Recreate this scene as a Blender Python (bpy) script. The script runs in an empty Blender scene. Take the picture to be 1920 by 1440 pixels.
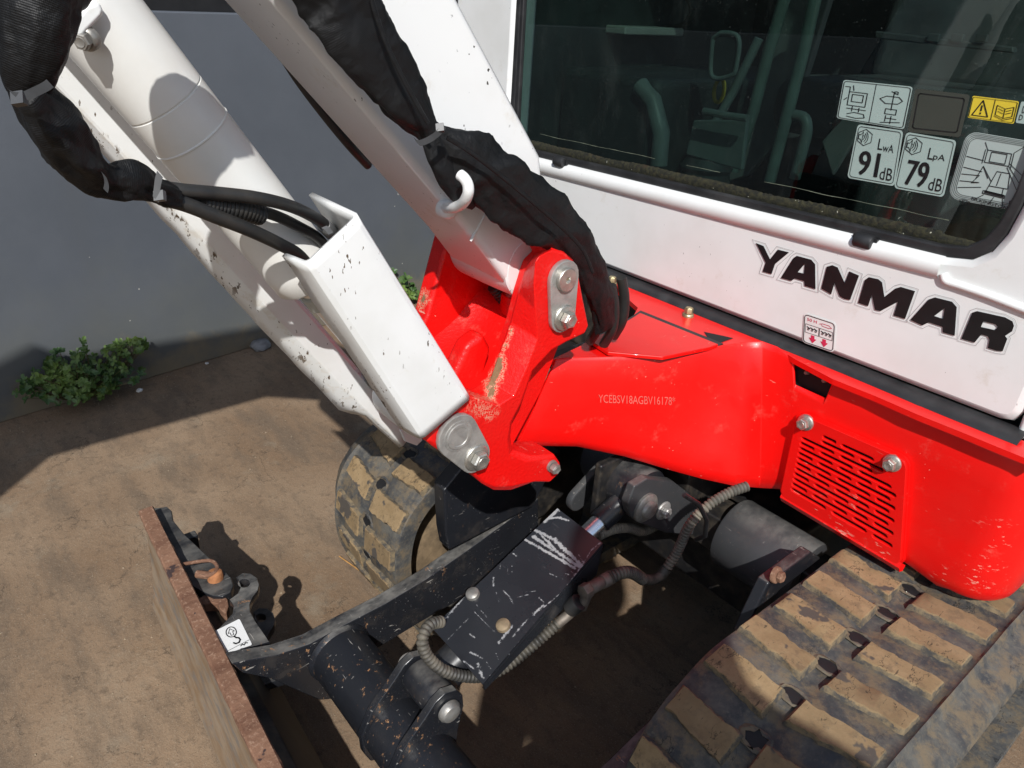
import bpy, bmesh, math, random
from mathutils import Vector as V, Matrix, noise
random.seed(7)
SC = bpy.context.scene
COL = SC.collection
# ------------------------------------------------------------------ camera
H = 1.15
CR = V((0.63344515, 0.77204912, 0.05184007))      # camera right, in the world
CD = V((0.38390615, -0.25540258, -0.8873475))     # camera down
CF = V((-0.67183577, 0.58198769, -0.45817794))    # camera forward
EYE = V((0, 0, H))
cam = bpy.data.cameras.new('camera')
cam.sensor_width = 36; cam.lens = 26.25; cam.clip_start = .02; cam.clip_end = 500
co = bpy.data.objects.new('camera', cam); COL.objects.link(co)
m = Matrix((CR, -CD, -CF)).transposed().to_4x4(); m.translation = EYE
co.matrix_world = m
SC.camera = co
# ------------------------------------------------------------------ sky, sun, exposure
SUN = V((.87, -.66, 1.0)).normalized()             # towards the sun
W = bpy.data.worlds.new('World'); SC.world = W; W.use_nodes = True
nt = W.node_tree; bgn = nt.nodes['Background']
sky = nt.nodes.new('ShaderNodeTexSky'); sky.sky_type = 'NISHITA'; sky.sun_disc = False
sky.sun_elevation = math.asin(SUN.z); sky.sun_rotation = math.atan2(SUN.x, SUN.y)
sky.air_density = 1.0; sky.dust_density = 1.0
nt.links.new(sky.outputs[0], bgn.inputs[0]); bgn.inputs[1].default_value = .112
sl = bpy.data.lights.new('sun', 'SUN'); sl.energy = 4.4; sl.angle = math.radians(.53); sl.color = (1, .985, .96)
so = bpy.data.objects.new('sun', sl); COL.objects.link(so)
so.rotation_euler = SUN.to_track_quat('Z', 'Y').to_euler(); so.location = (4, -3, 6)
SC.view_settings.view_transform = 'Standard'; SC.view_settings.look = 'None'
SC.view_settings.exposure = 0.08; SC.view_settings.gamma = 1; SC.view_settings.use_curve_mapping = False
SC.render.engine = 'CYCLES'; SC.cycles.max_bounces = 6; SC.cycles.caustics_reflective = False; SC.cycles.caustics_refractive = False

# ------------------------------------------------------------------ helpers: points on real planes
def ray(p): return CR*(p[0]-960) + CD*(p[1]-720) + CF*1400
def onx(p, x): r = ray(p); return EYE + r*(x/r.x)
def ony(p, y): r = ray(p); return EYE + r*(y/r.y)
def onz(p, z): r = ray(p); return EYE + r*((z-H)/r.z)
def lerp(a, b, t): return a+(b-a)*t
def sm(a, b, x):
    t = min(1, max(0, (x-a)/(b-a))); return t*t*(3-2*t)

# ------------------------------------------------------------------ materials
MATS = {}
class N:
    def __init__(s, name):
        s.m = bpy.data.materials.new(name); s.m.use_nodes = True; s.t = s.m.node_tree
        s.b = s.t.nodes['Principled BSDF']; s.out = s.t.nodes['Material Output']
        s.tc = s.t.nodes.new('ShaderNodeTexCoord'); s.geo = s.t.nodes.new('ShaderNodeNewGeometry')
        MATS[name] = s.m
    def n(s, typ, **k):
        x = s.t.nodes.new(typ)
        for a, b in k.items(): setattr(x, a, b)
        return x
    def l(s, a, b): s.t.links.new(a, b)
    def mapped(s, src='Object', scale=(1, 1, 1), rot=(0, 0, 0), loc=(0, 0, 0)):
        mp = s.n('ShaderNodeMapping'); mp.inputs['Scale'].default_value = scale
        mp.inputs['Rotation'].default_value = rot; mp.inputs['Location'].default_value = loc
        s.l(s.geo.outputs['Position'] if src == 'World' else s.tc.outputs[src], mp.inputs[0]); return mp.outputs[0]
    def noise(s, scale, detail=4, rough=.55, vec=None, dist=0):
        x = s.n('ShaderNodeTexNoise'); x.inputs['Scale'].default_value = scale; x.inputs['Detail'].default_value = detail
        x.inputs['Roughness'].default_value = rough; x.inputs['Distortion'].default_value = dist
        s.l(vec if vec is not None else s.tc.outputs['Object'], x.inputs['Vector']); return x.outputs['Fac']
    def voro(s, scale, feature='F1', vec=None, rnd=1):
        x = s.n('ShaderNodeTexVoronoi'); x.feature = feature; x.inputs['Scale'].default_value = scale
        x.inputs['Randomness'].default_value = rnd
        s.l(vec if vec is not None else s.tc.outputs['Object'], x.inputs['Vector']); return x.outputs['Distance']
    def ramp(s, fac, a, b, inv=False):
        x = s.n('ShaderNodeMapRange'); x.interpolation_type = 'SMOOTHSTEP'
        x.inputs[1].default_value = a; x.inputs[2].default_value = b
        x.inputs[3].default_value = 1 if inv else 0; x.inputs[4].default_value = 0 if inv else 1
        s.l(fac, x.inputs[0]); return x.outputs[0]
    def math(s, op, a, b=None):
        x = s.n('ShaderNodeMath'); x.operation = op
        for i, v in enumerate((a, b)):
            if v is None: continue
            if isinstance(v, (int, float)): x.inputs[i].default_value = v
            else: s.l(v, x.inputs[i])
        return x.outputs[0]
    def mix(s, fac, a, b):
        x = s.n('ShaderNodeMix'); x.data_type = 'RGBA'
        for sock, v in ((x.inputs[0], fac), (x.inputs[6], a), (x.inputs[7], b)):
            if isinstance(v, (int, float)): sock.default_value = v
            elif isinstance(v, tuple): sock.default_value = (*v, 1) if len(v) == 3 else v
            else: s.l(v, sock)
        return x.outputs[2]
    def fmix(s, fac, a, b):
        x = s.n('ShaderNodeMix'); x.data_type = 'FLOAT'
        for sock, v in ((x.inputs[0], fac), (x.inputs[2], a), (x.inputs[3], b)):
            if isinstance(v, (int, float)): sock.default_value = v
            else: s.l(v, sock)
        return x.outputs[0]
    def bump(s, h, strength, dist, prev=None):
        x = s.n('ShaderNodeBump'); x.inputs['Strength'].default_value = strength; x.inputs['Distance'].default_value = dist
        s.l(h, x.inputs['Height'])
        if prev is not None: s.l(prev, x.inputs['Normal'])
        return x.outputs[0]
    def attr(s, name):
        x = s.n('ShaderNodeAttribute'); x.attribute_name = name; return x.outputs['Fac']
    def spot(s, p, r, soft=.5, warp=.3, wscale=30):
        """a stain with a shape of its own: a ragged patch at a place on the thing"""
        d = s.n('ShaderNodeVectorMath'); d.operation = 'DISTANCE'; s.l(s.geo.outputs['Position'], d.inputs[0]); d.inputs[1].default_value = p
        nz = s.noise(wscale, 5, .65, s.geo.outputs['Position'])
        x = s.math('ADD', d.outputs['Value'], s.math('MULTIPLY', s.math('SUBTRACT', nz, .5), r*2*warp*3))
        return s.ramp(x, r*(1-soft), r*(1+soft*.2), inv=True)
    def streak(s, a, b, r, soft=.25, warp=.42, wscale=70):
        """a long ragged worn strip from a to b"""
        P = s.geo.outputs['Position']; a = V(a); ab = V(b)-a
        def vm(op, x, y=None):
            n = s.n('ShaderNodeVectorMath'); n.operation = op
            for i, q in enumerate((x, y)):
                if q is None: continue
                if isinstance(q, V): n.inputs[i].default_value = q
                else: s.l(q, n.inputs[i])
            return n
        pa = vm('SUBTRACT', P, a).outputs[0]
        t = s.math('DIVIDE', vm('DOT_PRODUCT', pa, ab).outputs['Value'], ab.dot(ab))
        t = s.math('MINIMUM', s.math('MAXIMUM', t, 0.0), 1.0)
        sc = s.n('ShaderNodeVectorMath'); sc.operation = 'SCALE'; sc.inputs[0].default_value = ab; s.l(t, sc.inputs['Scale'])
        d = vm('LENGTH', vm('SUBTRACT', pa, sc.outputs[0]).outputs[0]).outputs['Value']
        nz = s.noise(wscale, 5, .65, P)
        return s.ramp(s.math('ADD', d, s.math('MULTIPLY', s.math('SUBTRACT', nz, .5), r*6*warp)), r*(1-soft), r*(1+soft*.4), inv=True)
    def fin(s, col, rough, bump=None, metal=0, coat=0, spec=.5):
        for k, v in (('Base Color', col), ('Roughness', rough), ('Metallic', metal), ('Coat Weight', coat), ('Specular IOR Level', spec)):
            if isinstance(v, tuple): s.b.inputs[k].default_value = (*v, 1) if len(v) == 3 else v
            elif isinstance(v, (int, float)): s.b.inputs[k].default_value = v
            else: s.l(v, s.b.inputs[k])
        if bump is not None: s.l(bump, s.b.inputs['Normal'])
        return s.m

def simple(name, col, rough=.5, metal=0, var=.25, scale=40, bump=.0, bscale=200, coat=0, dust=0, dcol=(.22, .17, .11), spec=.5):
    s = N(name)
    nz = s.noise(scale, 5, .6)
    c = s.mix(s.ramp(nz, .25, .75), tuple(x*(1-var) for x in col), tuple(min(1, x*(1+var)) for x in col))
    if dust:
        d = s.math('MULTIPLY', s.ramp(s.noise(scale*.6, 6, .65, s.mapped(loc=(3, 1, 7))), .42, .72), dust)
        c = s.mix(d, c, dcol); r = s.fmix(d, rough, .9)
    else: r = s.fmix(nz, rough*.8, min(1, rough*1.2))
    bp = s.bump(s.noise(bscale, 3), bump, .001) if bump else None
    return s.fin(c, r, bp, metal, coat, spec)

def white_paint(name='white_paint', t0=.69, m0=.50):
    s = N(name)
    big = s.noise(7, 4, .6); sml = s.noise(300, 2, .5)
    c = s.mix(s.ramp(big, .35, .75), (.80, .81, .80), (.73, .735, .715))
    # yellowish grime
    g = s.math('MULTIPLY', s.ramp(s.noise(16, 6, .7, s.mapped(loc=(5, 2, 1))), .58, .78), .35)
    c = s.mix(g, c, (.45, .36, .22))
    # small elongated stone chips gathered in patches
    vec = s.mapped(rot=(.2, .5, .4), scale=(1.6, .9, .6))
    ch = s.ramp(s.noise(210, 2, .5, vec), t0, t0+.025)
    pm = s.ramp(s.noise(18, 3, .6, s.mapped(loc=(9, 4, 4))), m0, m0+.10)
    chips = s.math('MULTIPLY', ch, pm)
    c = s.mix(chips, c, (.035, .028, .022))
    r = s.fmix(chips, s.fmix(big, .28, .42), .8)
    bp = s.bump(sml, .05, .0006)
    bp = s.bump(chips, -.5, .0006, bp)
    return s.fin(c, r, bp, 0, .15)
def white_paint_worn():
    """guard steel: clean white with small dark chips and a few rust-edged flakes"""
    s = N('white_paint_worn')
    big = s.noise(9, 4, .6)
    c = s.mix(s.ramp(big, .35, .75), (.80, .81, .80), (.72, .725, .70))
    vec = s.mapped(rot=(.75, .1, .2), scale=(1.5, 1.4, .5))
    ch = s.ramp(s.noise(200, 2, .5, vec), .675, .70)
    pm = s.ramp(s.noise(15, 3, .6, s.mapped(loc=(2, 8, 4))), .47, .60)
    chips = s.math('MULTIPLY', ch, pm)
    # larger torn flakes that follow the folds
    fl = s.math('MULTIPLY', s.ramp(s.noise(70, 5, .7, s.mapped(rot=(.75, 0, 0), scale=(1, 1.6, .35))), .585, .61), s.ramp(s.attr('fold'), .55, 1.0))
    chips = s.math('MAXIMUM', chips, fl)
    rust = s.math('MULTIPLY', s.ramp(s.noise(30, 6, .7, s.mapped(loc=(1, 2, 8))), .62, .76), .35)
    rust = s.math('MAXIMUM', rust, s.math('MULTIPLY', s.ramp(s.attr('fold'), .3, 1), s.math('MULTIPLY', s.ramp(s.noise(45, 5, .7), .5, .65), .32)))
    c = s.mix(rust, c, (.50, .40, .25))
    c = s.mix(chips, c, s.mix(s.noise(90, 3), (.03, .025, .02), (.16, .10, .05)))
    r = s.fmix(chips, s.fmix(big, .3, .45), .85)
    bp = s.bump(s.noise(260, 2), .06, .0006); bp = s.bump(chips, -.6, .0007, bp)
    return s.fin(c, r, bp, 0, .1)
def red_paint(name='red_paint', cast=False, spots=(), scuffs=()):
    s = N(name)
    big = s.noise(6, 4, .6); fine = s.noise(420 if not cast else 230, 2, .6)
    c = s.mix(s.ramp(big, .3, .75), (.80, .004, .003), (.70, .008, .006))
    # dusty scuffs
    d = s.math('MULTIPLY', s.ramp(s.noise(24, 6, .72, s.mapped(loc=(3, 3, 1))), .57, .76), .22 if not cast else .30)
    c = s.mix(d, c, (.72, .20, .15))
    # thin scratches down to primer
    v1 = s.mapped(rot=(.1, .9, .5), scale=(.25, 2.2, 2.2)); v2 = s.mapped(rot=(.6, -.5, .3), scale=(2.4, .3, 2.0))
    s1 = s.math('MULTIPLY', s.ramp(s.noise(110, 2, .5, v1), .72, .745), s.ramp(s.noise(14, 3), .53, .63))
    s2 = s.math('MULTIPLY', s.ramp(s.noise(120, 2, .5, v2), .73, .755), s.ramp(s.noise(11, 3, .6, s.mapped(loc=(7, 0, 2))), .55, .63))
    scr = s.math('MAXIMUM', s1, s2)
    for p, rad in scuffs:
        zone = s.spot(p, rad, .8, .2, 20)
        v3 = s.mapped('World', rot=(.2, .5, .1), scale=(.5, 1.2, 1.8))
        scr = s.math('MAXIMUM', scr, s.math('MULTIPLY', zone, s.ramp(s.noise(120, 5, .7, v3), .585, .63)))
    c = s.mix(s.math('MULTIPLY', scr, .8), c, (.74, .42, .32))
    r = s.fmix(big, .30, .42) if not cast else s.fmix(big, .34, .5)
    bp = s.bump(fine, .10 if not cast else .42, .0008 if not cast else .0017)
    if cast:
        for p, p2, rad in spots:
            sp = s.streak(p, p2, rad)
            rim = s.streak(p, p2, rad*2.1, .5)
            c = s.mix(s.math('MULTIPLY', s.math('MULTIPLY', rim, s.ramp(s.noise(500, 2), .42, .55)), .8), c, (.66, .33, .22))
            c = s.mix(sp, c, s.mix(s.noise(120, 4), (.13, .07, .035), (.30, .20, .10)))
            r = s.fmix(sp, r, .85)
    bp = s.bump(scr, -.4, .0005, bp)
    return s.fin(c, r, bp, 0, .12, .4)
def black_paint(name='black_paint', scratch=.5, rust=.25, base=(.012, .013, .016), rough=.30, top=.55):
    s = N(name)
    big = s.noise(8, 4, .6)
    c = s.mix(big, tuple(x*.7 for x in base), tuple(x*1.6 for x in base))
    dust = s.math('MULTIPLY', s.ramp(s.noise(20, 6, .7, s.mapped(loc=(4, 1, 1))), .5, .8), .22 if top else .06)
    c = s.mix(dust, c, (.16, .13, .10))
    nz = s.n('ShaderNodeSeparateXYZ'); s.l(s.geo.outputs['Normal'], nz.inputs[0])
    up = s.math('MULTIPLY', s.ramp(nz.outputs[2], .70, 1.0), s.ramp(s.noise(38, 5, .7, s.mapped(loc=(2, 2, 2), scale=(1, .5, 1))), .25, .75))
    up = s.math('MULTIPLY', up, top)
    c = s.mix(up, c, (.20, .19, .17))
    dust = s.math('MAXIMUM', dust, up)
    v1 = s.mapped(rot=(.3, .8, .2), scale=(.3, 2, 2)); v2 = s.mapped(rot=(-.4, .2, 1.0), scale=(2, .3, 1.6))
    sc = s.math('MAXIMUM', s.ramp(s.noise(130, 2, .5, v1), .70, .72), s.ramp(s.noise(120, 2, .5, v2), .70, .72))
    sc = s.math('MULTIPLY', sc, s.ramp(s.noise(15, 3), .42, .62)); sc = s.math('MULTIPLY', sc, scratch)
    c = s.mix(sc, c, (.33, .31, .28))
    ru = s.math('MULTIPLY', s.ramp(s.noise(75, 6, .75, s.mapped(scale=(1, 1, .5))), .60, .66), s.ramp(s.noise(12, 3, .6, s.mapped(loc=(1, 6, 3))), .44, .60))
    ru = s.math('MULTIPLY', ru, rust)
    c = s.mix(ru, c, s.mix(s.noise(200, 3), (.30, .12, .04), (.40, .24, .12)))
    r = s.fmix(s.math('MAXIMUM', ru, dust), s.fmix(big, rough*.75, rough*1.25), .8)
    bp = s.bump(s.noise(280, 2), .10, .0006); bp = s.bump(ru, -.3, .0005, bp)
    return s.fin(c, r, bp)
def cover_paint():
    """black cover whose scratched-through strokes are an attribute on its mesh"""
    s = N('scratched_black_paint')
    big = s.noise(10, 4, .6)
    c = s.mix(big, (.012, .013, .016), (.028, .030, .035))
    a = s.attr('scratch')
    k = s.ramp(s.math('ADD', a, s.math('MULTIPLY', s.math('SUBTRACT', s.noise(170, 6, .8), .5), 2.4)), .55, .80)
    v1 = s.mapped(rot=(0, 0, .7), scale=(.3, 2, 2))
    fine = s.math('MULTIPLY', s.ramp(s.noise(150, 2, .5, v1), .68, .72), s.ramp(s.noise(20, 3), .45, .6))
    c = s.mix(s.math('MULTIPLY', fine, .12), c, (.2, .2, .2))
    c = s.mix(k, c, s.mix(s.noise(60, 3), (.22, .23, .25), (.40, .395, .38)))
    r = s.fmix(k, s.fmix(big, .2, .34), .6)
    bp = s.bump(s.noise(300, 2), .06, .0005); bp = s.bump(k, -.4, .0005, bp)
    return s.fin(c, r, bp)
def rust_mat(name='rusty_steel', tone=0):
    s = N(name)
    v = s.mapped(rot=(0, .3, .15), scale=(1, .35, 1))
    a = s.noise(28, 7, .7, v); b = s.noise(160, 5, .7)
    c = s.mix(s.ramp(a, .3, .7), (.135, .062, .036), (.27, .145, .088))
    c = s.mix(s.ramp(b, .5, .72), c, (.36, .225, .15))
    c = s.mix(s.ramp(s.noise(17, 4, .6, s.mapped(loc=(4, 2, 7))), .66, .69), c, (.05, .03, .028))
    return s.fin(c, .82, s.bump(s.math('ADD', a, b), .5, .0025), .1)
def blade_face():
    s = N('worn_blade_face')
    v = s.mapped(rot=(.2, 0, 0), scale=(.5, 1, 1.6))
    a = s.noise(18, 7, .65, v)
    c = s.mix(s.ramp(a, .35, .65), (.20, .125, .065), (.28, .215, .15))
    c = s.mix(s.ramp(s.noise(30, 6, .75, s.mapped(scale=(.5, 1, 1.4), loc=(3, 1, 1))), .48, .68), c, (.16, .145, .13))
    c = s.mix(s.ramp(s.noise(24, 6, .7, s.mapped(loc=(8, 1, 1))), .60, .72), c, (.30, .15, .07))
    return s.fin(c, .7, s.bump(a, .3, .002))
def concrete():
    s = N('stained_concrete')
    P = s.geo.outputs['Position']
    st = s.mapped('World', rot=(0, 0, .45), scale=(.35, 1.2, 1))
    a = s.noise(2.2, 6, .6, P); b = s.noise(9, 7, .68, st); c2 = s.noise(150, 3, .6, P); d = s.noise(45, 5, .7, P)
    c = s.mix(s.ramp(a, .3, .72), (.195, .125, .074), (.290, .205, .132))
    c = s.mix(s.math('MULTIPLY', s.ramp(b, .44, .66), .7), c, (.135, .100, .070))
    c = s.mix(s.math('MULTIPLY', s.ramp(s.noise(5, 6, .7, s.mapped('World', loc=(3, 1, 0))), .55, .72), .6), c, (.26, .215, .155))
    c = s.mix(s.math('MULTIPLY', s.ramp(d, .50, .72), .55), c, (.085, .062, .044))
    c = s.mix(s.math('MULTIPLY', s.ramp(c2, .60, .75), .5), c, (.34, .28, .21))
    # long tyre / drag streaks
    sx = s.mapped('World', rot=(0, 0, -.35), scale=(1, .06, 1))
    c = s.mix(s.math('MULTIPLY', s.ramp(s.noise(16, 3, .6, sx), .60, .75), .30), c, (.12, .085, .06))
    r = s.fmix(b, .75, .92)
    g = s.ramp(s.noise(420, 2, .6, P), .58, .70)
    c = s.mix(s.math('MULTIPLY', g, .5), c, (.40, .34, .25)); c = s.mix(s.math('MULTIPLY', s.ramp(s.noise(330, 2, .6, s.mapped('World', loc=(1, 2, 0))), .60, .70), .6), c, (.06, .045, .03))
    ck = s.math('MULTIPLY', s.ramp(s.math('ABSOLUTE', s.math('SUBTRACT', s.noise(2.1, 8, .62, s.mapped('World', loc=(5, 2, 0))), .5)), 0, .0035, inv=True), s.ramp(s.noise(3, 3, .6, P), .46, .56))
    c = s.mix(s.math('MULTIPLY', ck, .75), c, (.055, .04, .028))
    sp = s.ramp(s.noise(85, 4, .75, s.mapped('World', loc=(7, 4, 0), scale=(.6, 1.3, 1), rot=(0, 0, .5))), .57, .70)
    c = s.mix(s.math('MULTIPLY', sp, .55), c, (.105, .078, .055))
    bp = s.bump(c2, .45, .002); bp = s.bump(d, .45, .005, bp); bp = s.bump(ck, -.6, .003, bp); bp = s.bump(g, .5, .0015, bp)
    return s.fin(c, r, bp, 0, 0, .3)
def wall_mat():
    s = N('grey_wall_paint')
    P = s.geo.outputs['Position']
    a = s.noise(2.2, 5, .6, P)
    vs = s.mapped('World', scale=(1, 1, .12))
    c = s.mix(s.ramp(a, .3, .7), (.080, .091, .108), (.099, .111, .130))
    c = s.mix(s.math('MULTIPLY', s.ramp(s.noise(9, 5, .6, vs), .5, .8), .25), c, (.09, .095, .10))
    sep = s.n('ShaderNodeSeparateXYZ'); s.l(P, sep.inputs[0])
    zz = s.math('ADD', sep.outputs[2], s.math('MULTIPLY', s.math('SUBTRACT', s.noise(7, 6, .65, P), .5), .45))
    dirt = s.ramp(zz, -.02, .12, inv=True)
    c = s.mix(s.math('MULTIPLY', dirt, .75), c, (.25, .19, .115))
    c = s.mix(s.math('MULTIPLY', s.ramp(zz, .1, .45, inv=True), .30), c, (.14, .14, .10))
    spk = s.ramp(s.noise(55, 2, .5, s.mapped('World', loc=(3, 3, 3))), .775, .79)
    c = s.mix(spk, c, (.55, .53, .48))
    bp = s.bump(s.noise(40, 5, .6, P), .12, .004); bp = s.bump(s.noise(250, 2, .5, P), .1, .001, bp)
    return s.fin(c, .62, bp)
def rubber():
    s = N('dusty_rubber')
    a = s.noise(26, 7, .7); b = s.noise(120, 5, .7)
    c = s.mix(s.ramp(a, .35, .7), (.034, .036, .039), (.105, .098, .083))
    c = s.mix(s.math('MULTIPLY', s.ramp(b, .5, .75),   .5), c, (.19, .165, .12))
    c = s.mix(s.ramp(s.noise(9, 4, .6, s.mapped(loc=(4, 7, 1))), .58, .72), c, (.042, .047, .055))
    mud = s.math('MULTIPLY', s.ramp(s.noise(34, 7, .72, s.mapped(loc=(2, 9, 5))), .44, .64), .85)
    c = s.mix(mud, c, (.155, .115, .068))
    cr = s.math('MULTIPLY', s.ramp(s.math('ABSOLUTE', s.math('SUBTRACT', s.noise(9, 6, .6, s.mapped(scale=(1.8, .8, 1))), .5)), .0, .007, inv=True), s.ramp(s.noise(12, 3, .6, s.mapped(loc=(6, 1, 3))), .50, .60))
    c = s.mix(cr, c, (.012, .011, .01))
    bp = s.bump(b, .35, .0022); bp = s.bump(cr, -.8, .002, bp)
    return s.fin(c, .78, bp)
def lug_mat():
    s = N('mud_worn_lug_rubber')
    P = s.geo.outputs['Position']; oi = s.n('ShaderNodeObjectInfo')
    a = s.noise(30, 6, .65, P); b = s.noise(260, 4, .7, P)
    c = s.mix(s.ramp(a, .3, .72), (.225, .150, .072), (.315, .220, .115))
    c = s.mix(s.math('MULTIPLY', s.ramp(b, .55, .75), .5), c, (.17, .115, .06))
    c = s.mix(s.math('MULTIPLY', s.ramp(oi.outputs['Random'], .3, 1.0), .45), c, (.15, .10, .052))
    c = s.mix(s.math('MULTIPLY', s.ramp(s.noise(55, 6, .75, P), .50, .66), .6), c, (.125, .088, .05))
    wet = s.ramp(s.noise(13, 4, .6, s.mapped('World', loc=(2, 5, 0))), .60, .63)
    c = s.mix(wet, c, (.075, .062, .05))
    vc = s.mapped('World', rot=(.1, .2, .6), scale=(1.5, .8, 1))
    cr = s.math('MULTIPLY', s.ramp(s.math('ABSOLUTE', s.math('SUBTRACT', s.noise(24, 5, .6, vc), .5)), 0, .012, inv=True), s.ramp(s.noise(20, 3, .6, P), .48, .56))
    cr = s.math('MAXIMUM', cr, s.math('MULTIPLY', s.ramp(s.noise(150, 2, .5, s.mapped('World', rot=(0, 0, .5), scale=(2.2, .35, 1))), .70, .73), .8))
    c = s.mix(cr, c, (.05, .035, .02))
    # rubber shows at the worn flanks
    sd = s.n('ShaderNodeVectorMath'); sd.operation = 'DOT_PRODUCT'
    s.l(s.attr_vec('face_up'), sd.inputs[0]) if False else None
    k = s.ramp(s.math('ADD', s.attr('flank'), s.math('MULTIPLY', s.math('SUBTRACT', s.noise(75, 6, .75, P), .47), 2.3)), .30, .60)
    c = s.mix(k, c, s.mix(s.ramp(s.noise(60, 5, .7, P), .35, .65), (.050, .048, .045), (.20, .150, .085)))
    bp = s.bump(b, .4, .0012); bp = s.bump(cr, -.8, .002, bp)
    return s.fin(c, .88, bp)
def cloth():
    s = N('black_woven_nylon')
    uv = s.n('ShaderNodeUVMap'); uv.uv_map = 'UVMap'
    def wave(rot, sc):
        mp = s.n('ShaderNodeMapping'); mp.inputs['Rotation'].default_value = (0, 0, rot); s.l(uv.outputs[0], mp.inputs[0])
        w = s.n('ShaderNodeTexWave'); w.inputs['Scale'].default_value = sc; w.inputs['Distortion'].default_value = .4; w.inputs['Detail'].default_value = 1
        w.inputs['Detail Scale'].default_value = 2
        s.l(mp.outputs[0], w.inputs[0]); return w.outputs['Fac']
    w1 = wave(1.5708, 260); w2 = wave(0, 220)
    a = s.noise(14, 5, .6)
    c = s.mix(s.ramp(a, .3, .75), (.0022, .0023, .0026), (.0065, .0067, .0072))
    c = s.mix(s.math('MULTIPLY', w1, .5), c, (.017, .0175, .0185))
    bp = s.bump(w1, .30, .0004); bp = s.bump(w2, .15, .0003, bp); bp = s.bump(s.noise(30, 5, .6), .5, .008, bp)
    return s.fin(c, .5, bp, 0, 0, .26)
def glass():
    s = N('tinted_safety_glass')
    tr = s.n('ShaderNodeBsdfTransparent'); gl = s.n('ShaderNodeBsdfGlossy'); gl.inputs['Roughness'].default_value = .015
    df = s.n('ShaderNodeBsdfDiffuse')
    fr = s.n('ShaderNodeFresnel'); fr.inputs[0].default_value = 1.52
    tr.inputs[0].default_value = (.49, .575, .55, 1); gl.inputs[0].default_value = (.9, 1, .97, 1)
    mx = s.n('ShaderNodeMixShader'); s.l(s.math('MULTIPLY', fr.outputs[0], s.math('SUBTRACT', 1.0, s.geo.outputs['Backfacing'])), mx.inputs[0]); s.l(tr.outputs[0], mx.inputs[1]); s.l(gl.outputs[0], mx.inputs[2])
    # film of dust, thicker low down, with wiped streaks
    st = s.mapped('World', rot=(0, .9, 0), scale=(3, 1, .9))
    sm_ = s.math('MULTIPLY', s.ramp(s.noise(5, 6, .65, st), .5, .8), .035)
    sp = s.math('MULTIPLY', s.ramp(s.noise(420, 2, .5), .70, .74), .20)
    f = s.math('MAXIMUM', sm_, sp)
    df.inputs[0].default_value = (.42, .48, .44, 1)
    m2 = s.n('ShaderNodeMixShader'); s.l(f, m2.inputs[0]); s.l(mx.outputs[0], m2.inputs[1]); s.l(df.outputs[0], m2.inputs[2])
    s.l(m2.outputs[0], s.out.inputs[0]); return s.m
def moss():
    s = N('mossy_glass_edge')
    P = s.geo.outputs['Position']
    a = s.noise(150, 6, .75, P)
    c = s.mix(s.ramp(a, .35, .7), (.006, .007, .005), (.040, .038, .016))
    c = s.mix(s.ramp(s.noise(35, 4, .6, P), .55, .75), c, (.035, .022, .010))
    c = s.mix(s.ramp(s.noise(130, 3, .5, P), .70, .73), c, (.45, .45, .36))
    return s.fin(c, .9, s.bump(a, .6, .003))
def leafm():
    s = N('weed_leaf')
    a = s.noise(9, 3, .5)
    c = s.mix(s.ramp(a, .38, .66), (.034, .082, .018), (.14, .215, .045))
    s.b.inputs['Subsurface Weight'].default_value = 0
    return s.fin(c, .5)
def paper(name, col):
    s = N(name); a = s.noise(30, 5, .6)
    return s.fin(s.mix(a, tuple(x*.85 for x in col), col), .45)

M_white = white_paint(); M_cab = white_paint('cab_white_paint', .715, .56); M_worn = white_paint_worn(); M_red = red_paint(scuffs=[(ony((p), .962), r) for p, r in (((1838, 1085), .040), ((1862, 1010), .028), ((1770, 1085), .025), ((1528, 872), .020), ((1610, 935), .018), ((1690, 925), .012), ((1580, 1000), .030), ((1650, 1040), .03))])
WR = lambda a, b, r, x=-.604: (onx(a, x), onx(b, x), r)
M_cast = red_paint('red_cast_paint', True, [WR((957, 620), (940, 665), .0024, -.630), WR((936, 676), (919, 728), .0052, -.630), WR((922, 735), (916, 780), .0048, -.622), WR((880, 756), (908, 764), .0080, -.612), WR((803, 600), (797, 558), .0060, -.785)])
M_black = black_paint(); M_tube = black_paint('rust_scratched_gloss_black', .9, 1.0, (.012, .013, .016), .36, .0); M_arm = black_paint('rust_flecked_black_paint', .9, .95, (.013, .014, .017), .24, .85); M_dark = simple('dusty_black_steel', (.010, .010, .011), .5, dust=.25)  # the last black is plain steel colour with dust
M_cover = cover_paint(); M_rust = rust_mat(); M_face = blade_face(); M_conc = concrete(); M_wall = wall_mat()
M_rub = rubber(); M_lug = lug_mat(); M_cloth = cloth(); M_glass = glass(); M_moss = moss(); M_leaf = leafm()
M_zinc = simple('zinc_plated_steel', (.56, .545, .50), .34, .85, .2, 90, .25, 300, dust=.30, dcol=(.34, .30, .22))
M_plate = simple('brushed_plate_steel', (.42, .41, .39), .42, .55, .22, 60, .3, 300, dust=.35, dcol=(.36, .32, .26))
M_chrome = simple('chromed_rod', (.82, .83, .84), .28, 1, .03, 20)
M_hose = simple('hose_rubber', (.016, .017, .018), .48, 0, .3, 30, .08, 300, dust=.10)
M_seal = simple('black_seal_rubber', (.016, .0165, .018), .5, 0, .35, 25, .1, 200, dust=.25, dcol=(.10, .10, .10))
M_cond = simple('dusty_corrugated_conduit', (.085, .080, .066), .7, 0, .3, 40, .1, 300, dust=.5, dcol=(.30, .26, .19))
M_conddark = simple('dark_corrugated_conduit', (.035, .033, .029), .55, 0, .3, 40, .1, 300, dust=.6, dcol=(.22, .19, .14))
M_tie = simple('grey_cable_tie', (.050, .052, .055), .4, 0, .2)
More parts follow.
